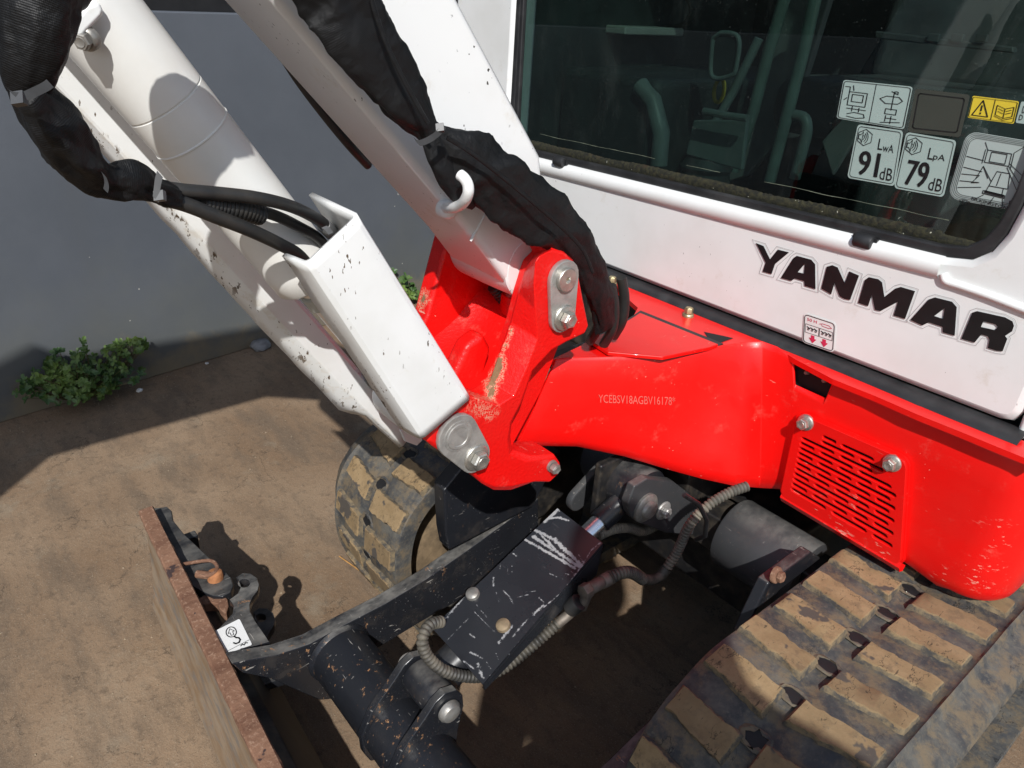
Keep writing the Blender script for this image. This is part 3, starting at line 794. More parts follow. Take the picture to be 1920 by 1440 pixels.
# ---- blade arms, cross tube, clevis, blade cylinder -----------------
def arms():
    top = [(434, 1244), (470, 1237), (520, 1228), (580, 1208), (650, 1170), (720, 1134), (800, 1086), (880, 1030), (960, 972), (1010, 935)]
    bot = [(1010, 1030), (960, 1062), (880, 1115), (800, 1160), (709, 1215), (690, 1262), (640, 1310), (600, 1313), (560, 1296), (505, 1272), (455, 1262)]
    xf = -.812
    out = [onx(p, xf) for p in top+bot]
    mesh('blade_arm', *prism(out, (-.026, 0, 0)), M_arm, EX, bevel=.002)
    mesh('blade_arm', *prism([V((2*XC-p.x, p.y, p.z)) for p in out], (.026, 0, 0)), M_arm, EX, bevel=.002)
    v, f = cylr((-.814, .372, .208), (2*XC+.814, .372, .208), .049, 40); mesh('cross_tube', v, f, M_tube, EX)
    v, f = lathe((-.811, .372, .208), (1, 0, 0), [(0, .053), (.004, .052), (.010, .0475)], 40, False); mesh('weld_bead', v, f, M_arm, EX)
    # clevis on the tube
    for x in (-.655, -.578):
        prof = []
        pin = V((0, .408, .293)); ax = V((0, .372, .208))
        pts = [(.320, .190), (.318, .225), (.335, .262), (.372, .300), (.388, .318), (.404, .325), (.424, .318), (.434, .300), (.436, .278), (.428, .24), (.424, .19), (.40, .158), (.36, .150), (.33, .165)]
        mesh('clevis_plate', *prism([(x, y, z) for y, z in pts], (.013, 0, 0)), M_arm, EX, bevel=.002)
    v, f = lathe((-.67, .408, .293), (1, 0, 0), [(0, .013), (.105, .013), (.107, .0165), (.112, .0165), (.117, .013), (.119, .007)], 24); mesh('clevis_pin', v, f, M_zincd, EX)
    v, f = cylr((-.640, .408, .293), (-.580, .408, .293), .026, 28, .003); mesh('cylinder_eye', v, f, M_black, EX)
M_zincd = simple('dull_pin_steel', (.30, .29, .27), .45, .6, .3, 60, .3, 250, dust=.4)
arms()
PC = V((-.61, .408, .293)); PK = V((-.61, .800, .470))   # cylinder pins
def blade_cyl():
    d = (PK-PC).normalized()
    v, f = cylr(PC+d*.03, PC+d*.275, .028, 28, .003); mesh('blade_cylinder', v, f, M_black, EX)
    v, f = cylr(PC+d*.27, PC+d*.385, .0145, 28); mesh('cylinder_rod', v, f, M_chrome, EX)
    v, f = lathe(PC+d*.346, d, [(0, .017), (.003, .0185), (.045, .0185), (.058, .024), (.08, .026)], 28); mesh('rod_end', v, f, M_black, EX)
    v, f = cylr(PK-V((.042, 0, 0)), PK+V((.026, 0, 0)), .043, 36, .003); mesh('rod_eye', v, f, M_black, EX)
    # lug plate on the chassis, with pin head and keeper bolt
    x = -.572
    pl = [(1178, 945), (1190, 912), (1215, 897), (1262, 902), (1292, 925), (1318, 960), (1318, 1005), (1250, 1000), (1196, 980), (1182, 965)]
    mesh('chassis_lug', *prism([onx(p, x) for p in pl], (-.016, 0, 0)), M_sleeve, EX, bevel=.003)
    P = onx((1209, 951), x)
    v, f = lathe(P, (1, 0, 0), [(-.002, .025), (.004, .025), (.006, .023), (.008, .016), (.013, .0145), (.015, .011)], 28); mesh('pin_head', v, f, M_zincd, EX)
    hexbolt('bolt', onx((1243, 957), x), (1, .0, 0), .0165, .0095, .007, EX, M_plate)
    v, f = merge([box((-.66, .90, .40), (-.58, 1.05, .47)), box((-.648, .74, .42), (-.634, 1.0, .52))]); mesh('chassis_lug', v, f, M_dark, EX, bevel=.004)
    # cover plate: trapezoid, scratched, with a folded flange
    TL, TR = EYE+ray((1045, 953))*(-.70/ray((1045, 953)).z), EYE+ray((1130, 1018))*(-.70/ray((1130, 1018)).z)
    LL_, BB = EYE+ray((810, 1177))*(-.80/ray((810, 1177)).z), EYE+ray((905, 1283))*(-.80/ray((905, 1283)).z)
    nu, nv = 170, 80; nrm = (TL-LL_).cross(BB-LL_).normalized(); nrm = nrm if nrm.z > 0 else -nrm
    # strokes in photo pixels on the sheet
    S = [((1000, 1006), (1085, 1062), 4), ((985, 1012), (1078, 1065), 3.5), ((1003, 994), (1040, 1012), 4), ((1040, 1012), (1090, 1060), 5), ((1028, 1014), (1038, 1026), 2), ((1012, 1000), (1050, 1040), 2.5),
         ((1045, 956), (1020, 978), 5), ((1045, 970), (1066, 976), 2.5), ((1030, 972), (1052, 970), 2), ((1125, 1018), (1108, 1032), 5), ((1108, 1032), (1090, 1062), 3), ((1085, 1040), (1095, 1055), 3),
         ((1072, 1072), (1094, 1102), 5), ((1090, 1062), (1070, 1090), 4), ((1060, 1075), (1085, 1085), 2), ((1027, 1074), (1055, 1086), 2), ((962, 1038), (968, 1042), 4), ((940, 1050), (937, 1068), 3),
         ((940, 1105), (955, 1118), 5), ((955, 1118), (962, 1132), 5), ((925, 1083), (925, 1098), 6), ((952, 1062), (952, 1078), 2), ((960, 1060), (960, 1074), 2), ((893, 1134), (915, 1160), 2.5), ((890, 1148), (928, 1185), 2.5), ((838, 1200), (878, 1160), 3),
         ((870, 1120), (835, 1160), 7), ((835, 1160), (815, 1178), 5), ((880, 1188), (890, 1196), 4), ((880, 1222), (905, 1235), 6), ((895, 1245), (905, 1270), 9), ((870, 1240), (890, 1255), 5),
         ((1000, 1152), (1018, 1135), 8), ((1010, 1120), (1020, 1130), 5), ((1018, 1140), (1060, 1105), 3), ((935, 1205), (960, 1175), 8), ((960, 1195), (990, 1160), 5), ((912, 1240), (922, 1258), 3), ((930, 1225), (936, 1240), 3), ((985, 1110), (1005, 1108), 2), ((970, 1120), (990, 1115), 2), ((930, 1110), (935, 1128), 3)]
    S2 = [((1130, 1020), (1125, 1075), 2), ((905, 1280), (1040, 1135), 3)]
    vs, fs, val = [], [], []
    for i in range(nu+1):
        for j in range(nv+1):
            t, s_ = i/nu, j/nv
            p = LL_.lerp(TL, t).lerp(BB.lerp(TR, t), s_)
            r = p-EYE; px, py = 960+1400*r.dot(CR)/r.dot(CF), 720+1400*r.dot(CD)/r.dot(CF)
            a = 0
            for (x0, y0), (x1, y1), w in S:
                dx, dy = x1-x0, y1-y0; k = max(0, min(1, ((px-x0)*dx+(py-y0)*dy)/(dx*dx+dy*dy)))
                dd = math.hypot(px-x0-k*dx, py-y0-k*dy); main = y0 < 1035 and x0 < 1060; a = max(a, (1.10 if main else .84)-dd/(w*(1.5 if main else .95)))
            e = min(s_, 1-s_)*.11
            a = max(a, .58*(1-e/.0022)*(noise.noise(V((t*9, s_*2, 3)))*.9+.55))
            vs.append(p); val.append(a)
    m = nv+1
    for i in range(nu):
        for j in range(nv): fs.append([i*m+j, (i+1)*m+j, (i+1)*m+j+1, i*m+j+1])
    n0 = len(vs); th = -nrm*.006
    for q in (LL_, TL, TR, BB): vs.append(q+th); val.append(0)
    # flange along the right edge, and closing sides
    fl_b = [TR+V((0, -.004, -.058)), BB+V((0, .004, -.014))]
    for q in fl_b: vs.append(q); val.append(0)
    for q in fl_b: vs.append(q+V((-.006, 0, 0))); val.append(0)
    k = lambda i, j: i*m+j
    fs += [[k(0, 0), k(nu, 0), n0+1, n0], [k(nu, 0), k(nu, nv), n0+2, n0+1], [k(0, nv), k(0, 0), n0, n0+3]]
    fs += [[k(0, nv), n0+5, n0+4, k(nu, nv)], [n0+3, n0+2, n0+6, n0+7], [n0+4, n0+5, n0+7, n0+6], [k(nu, nv), n0+4, n0+6, n0+2], [k(0, nv), n0+3, n0+7, n0+5], [n0, n0+1, n0+2, n0+3]]
    me = meshd(vs, fs); at = me.attributes.new('scratch', 'FLOAT', 'POINT'); at.data.foreach_set('value', val)
    cv = link('cylinder_cover', me, M_cover, EX, smooth=30)
    pc = lambda p: EYE+ray(p)*((LL_-EYE).dot(nrm)/ray(p).dot(nrm))
    for p, mt in (((887, 1115), M_zincd), ((944, 1174), M_boltr)):
        v, f = lathe(pc(p), nrm, [(-.001, .0105), (.002, .0105), (.005, .0098), (.007, .007), (.0075, .003)], 22)
        mesh('cover_bolt', v, f, mt, cv)
M_boltr = simple('rusty_bolt', (.24, .18, .11), .7, .2, .3, 80, .4, 200)
blade_cyl()

# ---- corrugated conduits --------------------------------------------
def conduit(name, pts, r, mat, pitch=.0058, depth=.24, seg=14):
    """pts: (px, py, x-plane)"""
    P = [tuple(onx((a, b), x)) for a, b, x in pts]; P = [V(p) for p in spline(P, 14)]
    # resample finely
    L = [0]
    for a, b in zip(P, P[1:]): L.append(L[-1]+(b-a).length)
    out = []; step = pitch/4; s = 0; i = 0
    while s < L[-1]:
        while L[i+1] < s: i += 1
        out.append(P[i].lerp(P[i+1], (s-L[i])/max(1e-9, L[i+1]-L[i]))); s += step
    rad = [r*(1+depth*(.6, .35, -1, .35)[k % 4]) for k in range(len(out))]
    return tube(name, out, rad, mat, EX, seg, smooth=60)
conduit('conduit', [(1400, 912, -.47), (1365, 925, -.48), (1325, 950, -.49), (1293, 985, -.50), (1272, 1030, -.51), (1250, 1066, -.515)], .0070, M_cond)
conduit('conduit', [(1250, 1066, -.515), (1238, 1080, -.517), (1222, 1087, -.52), (1205, 1086, -.522)], .0082, M_conddark, depth=.03)
conduit('conduit', [(1205, 1086, -.522), (1185, 1074, -.525), (1165, 1074, -.527), (1142, 1084, -.53)], .0084, M_conddark)
def fittings():
    a = [onx(p, -.532) for p in ((1146, 1082), (1128, 1092), (1105, 1104), (1092, 1112))]
    v, f = merge([cylr(a[0], a[1], .0105, 18, .001), cylr(a[1], a[2], .0095, 18, .001), cylr(a[2], a[3], .0115, 6, .001), cylr(onx((1103, 1108), -.532), onx((1090, 1140), -.535), .008, 16, .001)])
    mesh('hose_fitting', v, f, M_brass, EX)
    v, f = cylr(onx((1086, 1128), -.535), onx((1068, 1142), -.545), .013, 20, .002); mesh('hose_fitting', v, f, M_hose, EX)
    v, f = cylr(onx((1075, 1145), -.54), onx((1045, 1170), -.545), .0075, 16, .001); mesh('hose_fitting', v, f, M_brass, EX)
fittings()
conduit('conduit', [(1050, 1165, -.545), (1010, 1200, -.55), (960, 1242, -.555), (915, 1266, -.562), (870, 1268, -.57), (828, 1255, -.58), (800, 1228, -.592), (792, 1198, -.60), (806, 1172, -.61), (830, 1165, -.615)], .0074, M_conddark, .0062)
conduit('conduit', [(1120, 1005, -.60), (1150, 992, -.60), (1180, 990, -.60), (1205, 996, -.60), (1230, 985, -.6)], .0075, M_cond)
tube('conduit_strap', [onx(p, x) for p, x in (((1283, 928), -.47), ((1310, 945), -.465), ((1325, 975), -.465), ((1322, 1005), -.475), ((1305, 1012), -.50))], .0035, M_seal, EX, 8)
def shoe():
    # dim oval keeper plate under the nose
    c1, c2 = onx((1082, 935), -.70), onx((1128, 880), -.70)
    me = curve_plate([stadium((c1.y, c1.z), (c2.y, c2.z), .021, .016)], (-.70, 0, 0), (0, 1, 0), (0, 0, 1), .014, .003)
    link('keeper_plate', me, M_sleeve, EX)
shoe()

# ---- red frame: front skirt and nose ---------------------------------
ZT = .712
def skirt():
    cols = []
    def col(pt, zt, pb, zb): cols.append((onz(pt, zt), onz(pb, zb)))
    col((1043, 674), .706, (968, 842), .575)
    col((1075, 671), .706, (1000, 843), .570)
    col((1140, 670), .707, (1085, 844), .555)
    col((1240, 668), .708, (1175, 863), .535)
    col((1320, 656), .708, (1255, 887), .515)
    col((1365, 647), .708, (1320, 905), .50)
    col((1400, 642), .708, (1380, 918), .493)
    cols.append((ony((1430, 641), .960), ony((1425, 922), .960)))
    Y = .965
    def fc(p, q=None, y=Y): 
        a = ony(p, y); b = ony(q, y); cols.append((a, b))
    fc((1455, 651), (1455, 922)); fc((1487, 672), (1475, 926)); cols.append((ony((1490, 722), Y), ony((1476, 927), Y)))
    cols.append((ony((1546, 748), Y), ony((1530, 960), Y))); fc((1561, 712), (1531, 961)); fc((1640, 743), (1610, 1010)); fc((1720, 778), (1690, 1060)); fc((1800, 810), (1750, 1104))
    x0 = ony((1820, 820), Y).x
    zt = ony((1820, 820), Y).z; zb = .470
    xe = -.135
    for k in range(0, 9):
        a = math.radians(90*k/8); r = .062
        cols.append((V((xe-r+r*math.sin(a), Y+r-r*math.cos(a), zt)), V((xe-r+r*math.sin(a), Y+r-r*math.cos(a), zb))))
    cols.append((V((xe, 1.4, zt)), V((xe, 1.4, zb)))); cols.append((V((xe, 2.0, zt)), V((xe, 2.0, zb))))
    # densify and round the foot
    rows = []
    ts = [0, .04, .25, .5, .75, .9, .96, 1.0]
    nc = len(cols)
    def normal(i):
        a = cols[max(0, i-1)]; b = cols[min(nc-1, i+1)]; d = (b[0]+b[1])-(a[0]+a[1]); d.z = 0
        if d.length < 1e-6: d = V((1, 0, 0))
        d.normalize(); return V((-d.y, d.x, 0))     # inwards
    for t in ts:
        r = []
        for i, (a, b) in enumerate(cols):
            p = a.lerp(b, t); inn = normal(i)
            if t > .9: p = p+inn*(.010*((t-.9)/.1)**2)
            if t == 0: p = p+inn*.003
            r.append(p)
        rows.append(r)
    r = []
    for i, (a, b) in enumerate(cols): r.append(b+normal(i)*.035+V((0, 0, .001)))
    rows.append(r)
    v, f = grid(rows); o = mesh('front_skirt', v, f, M_red, EX, smooth=38)
    sd = o.modifiers.new('sheet', 'SOLIDIFY'); sd.thickness = .006; sd.offset = -1
    sb = o.modifiers.new('soft', 'BEVEL'); sb.width = .0015; sb.segments = 2; sb.limit_method = 'ANGLE'; sb.angle_limit = .6
    # deck on top of the frame, open where the hoses go in
    dk = [(1030, 676), (1050, 672), (1140, 670), (1240, 668), (1320, 656), (1365, 647), (1400, 642), (1432, 641), (1456, 651), (1488, 672), (1562, 711), (1640, 742), (1720, 777), (1800, 809), (1880, 842), (1960, 874), (1960, 840), (1720, 760), (1500, 662), (1300, 580), (1152, 516), (1160, 545), (1196, 577), (1188, 592), (1150, 618), (1108, 636), (1085, 650)]
    z = .7045
    mesh('frame_deck', *prism([onz(p, z) for p in dk], (0, 0, -.008)), M_red, EX, smooth=0)
    cp = [(1106, 638), (1115, 632), (1150, 617), (1188, 594), (1200, 586), (1347, 645), (1330, 651), (1243, 669), (1140, 660)]
    c = mesh('deck_cover', *prism([onz(p, .7125) for p in cp], (0, 0, -.006)), M_red, EX, bevel=.0012)
    gap = [(1100, 640), (1112, 631), (1150, 614), (1188, 591), (1201, 582), (1356, 644), (1334, 654), (1244, 673), (1138, 664)]
    mesh('cover_shadow_gap', *prism([onz(p, .7065) for p in gap], (0, 0, -.003)), M_seal, EX, smooth=0)  # black rim painted in as the shadow gap round the cover
    bx = [(1336, 648), (1375, 634), (1358, 630), (1320, 622)]
    mesh('deck_slot', [onz(p, .7052) for p in bx], [[0, 1, 2, 3]], M_void, EX, smooth=0)  # flat black quad; the slot's darkness is only colour
    for p in ((1147, 533), (1290, 592)):
        hexbolt('deck_bolt', onz(p, .7055), (0, 0, 1), .0095, .0072, .009, EX, M_zincy)
    # recess behind the notch
    nb = [ony(p, .977) for p in ((1480, 662), (1575, 705), (1560, 765), (1478, 740))]
    rc = mesh('recess_box', *prism(nb, (0, .03, 0)), M_void, EX, smooth=0)
    for p in ((1515, 697), (1548, 712)): hexbolt('recess_screw', ony(p, .976), (0, -1, 0), .004, .003, .002, rc, M_zincd)
    # well under the hose opening
    mesh('hose_well', *box((-.80, .76, .62), (-.69, .98, .64)), M_void, EX, smooth=0)
    # chassis number stamped in the nose
    q = [(1122, 739), (1266, 744), (1266, 760), (1122, 755)]
    A, B, C = onz((1140, 670), .716), onz((1320, 656), .717), onz((1175, 863), .535); nn = (B-A).cross(C-A).normalized()
    def onface(p):
        # nearest hit on the lofted sheet
        r = ray(p); best = None
        for i, k in [(i, k) for i in range(0, 7) for k in range(len(ts)-1)]:
            a0, b0, a1, b1 = rows[k][i], rows[k+1][i], rows[k][i+1], rows[k+1][i+1]
            for tri in ((a0, a1, b0), (b0, a1, b1), (a0, a1, b1), (a0, b1, b0)):
                h = geo_hit(tri, EYE, r)
                if h is not None and (best is None or h < best): best = h
        return EYE+r*(best if best else .0007)-r.normalized()*.0022
    v, f = text_on(q, 'YCEBSV18AGBV16178*', (0, 0, 1, 1), onface)
    mesh('stamped_number', v, f, M_vin, EX, smooth=0)
M_zincy = simple('yellow_zinc', (.50, .43, .25), .38, .8, .2, 90, .25, 300, dust=.3)
from mathutils import geometry as G
def geo_hit(tri, o, d):
    h = G.intersect_ray_tri(tri[0], tri[1], tri[2], d, o, True)
    return (h-o).length/d.length if h is not None else None
skirt()

# ---- grille ------------------------------------------------------------
def grille():
    y = .9565
    q = [(1497, 772), (1703, 862), (1690, 1064), (1463, 930)]
    c = [ony(p, y) for p in q]
    O = c[0]; 
    def P(u, v): 
        a = quadpt(q, u, v); w = ony(a, y); return (w.x, w.z)
    out = [P(u, v) for u, v in rrect(0, 0, 1, 1, .09, 6)]
    slots = []
    rows = 13; v0, v1 = .135, .845; span = .86
    for i in range(rows):
        v = lerp(v0, v1, i/(rows-1)); off = (0, .5)[i % 2]
        L = .295; g = .045; st = .075-off*(L+g)
        for k in range(5):
            a, b = st+k*(L+g), st+k*(L+g)+L
            a, b = max(a, .075), min(b, .925)
            if i < 2 and a < .25: a = .25 if i == 0 else a
            if i == 1: a = max(a, .08+.10)
            if i in (0, 1, 2) and b > .80: b = min(b, .80)
            if b-a < .06: continue
            hh = .0175
            slots.append([P(lerp(a, b, t), v+s*hh) for t, s in ((.04, -.8), (.10, -1), (.90, -1), (.96, -.8), (1, 0), (.96, .8), (.90, 1), (.10, 1), (.04, .8), (0, 0))])
    me = curve_plate([out]+slots, (0, y, 0), (1, 0, 0), (0, 0, 1), .007, .0012)
    gr = link('grille', me, M_red, EX, smooth=30)
    # rim behind the face and a black sheet painting the shade behind the slots
    rim = [ony(quadpt(q, u, v), y+.0035) for u, v in rrect(-.012, -.012, 1.012, 1.012, .09, 6)]
    n = len(rim); inn = [ony(quadpt(q, u, v), y+.0035) for u, v in rrect(.03, .03, .97, .97, .08, 6)]
    vs = rim+[p+V((0, .009, 0)) for p in rim]+inn+[p+V((0, .009, 0)) for p in inn]
    fs = []
    for i in range(n):
        j = (i+1) % n; fs += [[i, j, n+j, n+i], [i, j, 2*n+j, 2*n+i], [2*n+i, 2*n+j, 3*n+j, 3*n+i], [n+i, n+j, 3*n+j, 3*n+i]]
    mesh('grille_rim', vs, fs, M_red, gr, smooth=30)
    mesh('slot_shade', [ony(quadpt(q, u, v), .9625) for u, v in ((.02, .02), (.98, .02), (.98, .98), (.02, .98))], [[0, 1, 2, 3]], M_void, gr, smooth=0)
    lip = [ony(p, .955) for p in ((1466, 925), (1690, 1058))]
    rows = []
    for dy, dz in ((.0, .002), (-.003, -.006), (.004, -.016), (.016, -.020), (.02, -.012)):
        rows.append([lip[0].lerp(lip[1], t)+V((0, dy, dz)) for t in [i/12 for i in range(13)]])
    v, f = grid(rows); mesh('grille_lip', v, f, M_red, gr)
    for p in ((1511, 792), (1673, 868)):
        hexbolt('grille_bolt', ony(p, y-.0035), (0, -1, 0), .0125, .0088, .0085, gr, M_zinc, rot=random.random())
grille()

# ---- swing bracket (cast) -------------------------------------------
PU = onx((1050, 523), -.60); PL = onx((855, 815), -.60)
PUy, PUz, PLy, PLz = PU.y, PU.z, PL.y, PL.z
def bracket():
    br = bpy.data.objects.new('swing_bracket', None); COL.objects.link(br); br.parent = EX; br.location = V((XB, .55, .70))-EX.location
    out = [(985, 508), (992, 490), (1010, 472), (1035, 464), (1058, 470), (1076, 486), (1084, 508), (1094, 560), (1104, 610), (1098, 625), (1062, 648), (1040, 672), (1012, 722), (985, 775), (970, 812), (968, 845), (1000, 856), (1040, 852), (1051, 868), (1048, 888), (1030, 905), (1000, 905), (962, 922), (930, 922), (905, 908), (880, 886), (850, 862), (812, 838), (800, 828), (826, 795), (850, 775), (878, 760), (905, 742), (922, 715), (938, 665), (958, 605), (972, 550)]
    P = [onx(p, -.60) for p in out]
    # right cheek: flat pad round the pins, a broad sloping front face, straight sides
    out = [((985, 508), (1004, 490)), ((992, 490), (1010, 481)), ((1010, 472), (1022, 474)), ((1035, 464), 0), ((1058, 470), 0), ((1076, 486), 0), ((1084, 508), 0), ((1094, 560), 0), ((1104, 610), 0), ((1096, 626), 0), ((1062, 642), 0), ((1034, 658), 0), ((1003, 696), (997, 696)), ((984, 754), (976, 756)), ((965, 788), (957, 792)), ((961, 820), (952, 824)), ((965, 846), (955, 852)), ((1000, 856), (985, 866)), ((1040, 852), 0), ((1051, 868), 0), ((1048, 888), 0), ((1030, 905), 0), ((1000, 905), 0), ((962, 922), (955, 912)), ((930, 922), (928, 912)), ((905, 908), 0), ((880, 886), 0), ((850, 862), 0), ((812, 838), 0), ((800, 828), 0), ((806, 790), 0), ((838, 752), 0), ((872, 735), 0), ((904, 738), (936, 760)), ((918, 715), (964, 742)), ((938, 660), (988, 690)), ((958, 605), (1008, 635)), ((972, 550), (1003, 580)), ((980, 525), (1001, 532))]
    n = len(out); P0 = [onx(p, -.602) for p, q in out]; c = sum(P0, V())/n
    r0, r1, r2, r3 = [], [], [], []
    area = sum(P0[i].y*P0[(i+1) % n].z-P0[(i+1) % n].y*P0[i].z for i in range(n)); sg = 1 if area > 0 else -1
    for i, (p, q) in enumerate(out):
        a, b_, d = P0[i-1], P0[i], P0[(i+1) % n]; t1 = (b_-a).normalized(); t2 = (d-b_).normalized(); nn = V((0, -(t1+t2).z, (t1+t2).y)).normalized()*sg
        front = bool(q) and (i > 32 or i < 3)
        if front:
            r0.append(onx(q, -.600)); r1.append(onx(p, -.634)); w = onx(p, -.634); r2.append(V((-.637, w.y, w.z))+nn*.002); r3.append(V((-.648, w.y, w.z))+nn*.003)
        elif q:
            r0.append(onx(q, -.600)); r1.append(V((-.606, b_.y, b_.z))); r2.append(V((-.630, b_.y, b_.z))); r3.append(V((-.648, b_.y, b_.z))+nn*.002)
        else:
            r0.append(V((-.600, b_.y, b_.z))+nn*.0035); r1.append(V((-.6035, b_.y, b_.z))); r2.append(V((-.630, b_.y, b_.z))); r3.append(V((-.648, b_.y, b_.z))+nn*.002)
    vs = r0+r1+r2+r3; fs = [[3*n+i for i in range(n)]]
    for k in range(3):
        for i in range(n): fs.append([k*n+i, k*n+(i+1) % n, (k+1)*n+(i+1) % n, (k+1)*n+i])
    from mathutils.geometry import tessellate_polygon
    fs += [list(t) for t in tessellate_polygon([[V((p.y, p.z, 0)) for p in r0]])]
    ck = mesh('right_cheek', vs, fs, M_cast, br, smooth=0)
    ck.data.shade_smooth()
    bv = ck.modifiers.new('bevel', 'BEVEL'); bv.width = .0035; bv.segments = 3; bv.limit_method = 'ANGLE'; bv.angle_limit = math.radians(22); bv.harden_normals = True
    # left cheek
    lo = [(PUy-.045, PUz+.005), (PUy-.035, PUz+.035), (PUy, PUz+.045), (PUy+.04, PUz+.03), (PUy+.05, PUz-.06), (PUy+.02, PUz-.15), (PUy-.03, .60), (PLy+.045, PLz-.05), (PLy+.03, PLz-.02), (PLy+.04, PLz+.03), (PUy-.075, PUz-.09)]
    lo = [(y, z) for y, z in lo]
    Lp = [V((-.80, y, z)) for y, z in lo]
    mesh('left_cheek', *prism(Lp, (.032, 0, 0)), M_cast, br, bevel=.006, seg=3)
    # web between the cheeks: concave casting
    prof = [(PUy+.042, PUz-.074), (PUy+.026, PUz-.079), (PUy+.008, PUz-.092), (PUy-.012, PUz-.110), (PUy-.045, PUz-.128), (PUy-.085, PUz-.142), (PLy+.035, PLz+.022), (PLy+.02, PLz-.005)]
    prof = spline(prof, 5)
    back = [(PLy+.05, PLz-.09), (PUy-.04, PLz-.09), (PUy+.015, PUz-.17), (PUy+.040, PUz-.11)]
    K = 9; rows = []
    for i in range(K+1):
        t = i/K; x = lerp(-.770, -.634, t); dish = .016*(abs(2*t-1)**3)
        rows.append([V((x, y-dish, z+dish*.5)) for y, z in prof]+[V((x, y, z)) for y, z in back])
    m = len(rows[0]); v = [p for r in rows for p in r]; f = [[i*m+j, i*m+(j+1) % m, (i+1)*m+(j+1) % m, (i+1)*m+j] for i in range(K) for j in range(m)]
    f += [list(range(m)), [K*m+j for j in range(m-1, -1, -1)]]
    mesh('web', v, f, M_cast, br, smooth=50)
    mesh('hose_space', *box((-.772, PUy+.062, PUz-.10), (-.636, PUy+.075, PUz+.02)), M_void, br, smooth=0)  # black box put in for the dark gap between the cheeks
    # stop lug standing on the web, lower left of the cheek
    mesh('stop_rib', *prism([(-.690, PLy+.035, PLz+.03), (-.690, PLy+.06, PLz+.075), (-.690, PLy+.085, PLz+.085), (-.690, PLy+.10, PLz+.06), (-.690, PLy+.08, PLz+.0)], (.028, 0, 0)), M_cast, br, bevel=.008, seg=3)
    # king post
    v, f = cylr((XB-.012, PUy+.045, .585), (XB-.012, PUy+.045, .80), .032, 36, .004); mesh('king_post', v, f, M_cast, br)
    # pin plates and bolts, upper and lower
    x = -.60
    for a, b, ra, rb, kind in (((1052, 520), (1050, 592), .0225, .0195, 0), ((853, 813), (886, 853), .0275, .0215, 1)):
        A, B = onx(a, x), onx(b, x)
        me = curve_plate([stadium((A.y, A.z), (B.y, B.z), ra, rb)], (x+.0035, 0, 0), (0, 1, 0), (0, 0, 1), .007, .0012)
        link('pin_plate', me, M_plate, br)
        if kind == 0:
            v, f = lathe(A+V((.006, 0, 0)), (1, 0, 0), [(0, .0145), (.0055, .0145), (.0065, .0135), (.0065, .004), (.004, .003)], 30); mesh('pin_end', v, f, M_zinc, br)
            v, f = lathe(A+V((.0095, -.001, .002)), (1, 0, 0), [(0, .0), (.0025, .0022)], 12); mesh('grease_nipple', v, f, M_boltr, br)
        else:
            v, f = lathe(A+V((.006, 0, 0)), (1, 0, 0), [(0, .0200), (.002, .0195), (.002, .0165), (.0035, .0160), (.0035, .0125), (.0028, .012)], 30); mesh('pin_end', v, f, M_plate, br)
        hexbolt('pin_bolt', B+V((.007, 0, 0)), (1, 0, 0), .0165 if kind == 0 else .0175, .0105 if kind == 0 else .0118, .009, br, M_zinc, rot=.5)
    hexbolt('bracket_bolt', onx((1034, 873), -.600), (1, -.1, 0), .0088, .0075, .008, br, M_zincd)
    v, f = cylr((-.79, PUy, PUz), (-.602, PUy, PUz), .013, 20); mesh('foot_pin', v, f, M_zincd, br)
    v, f = cylr((-.79, PLy, PLz), (-.602, PLy, PLz), .018, 20); mesh('cylinder_pin', v, f, M_zincd, br)
bracket()

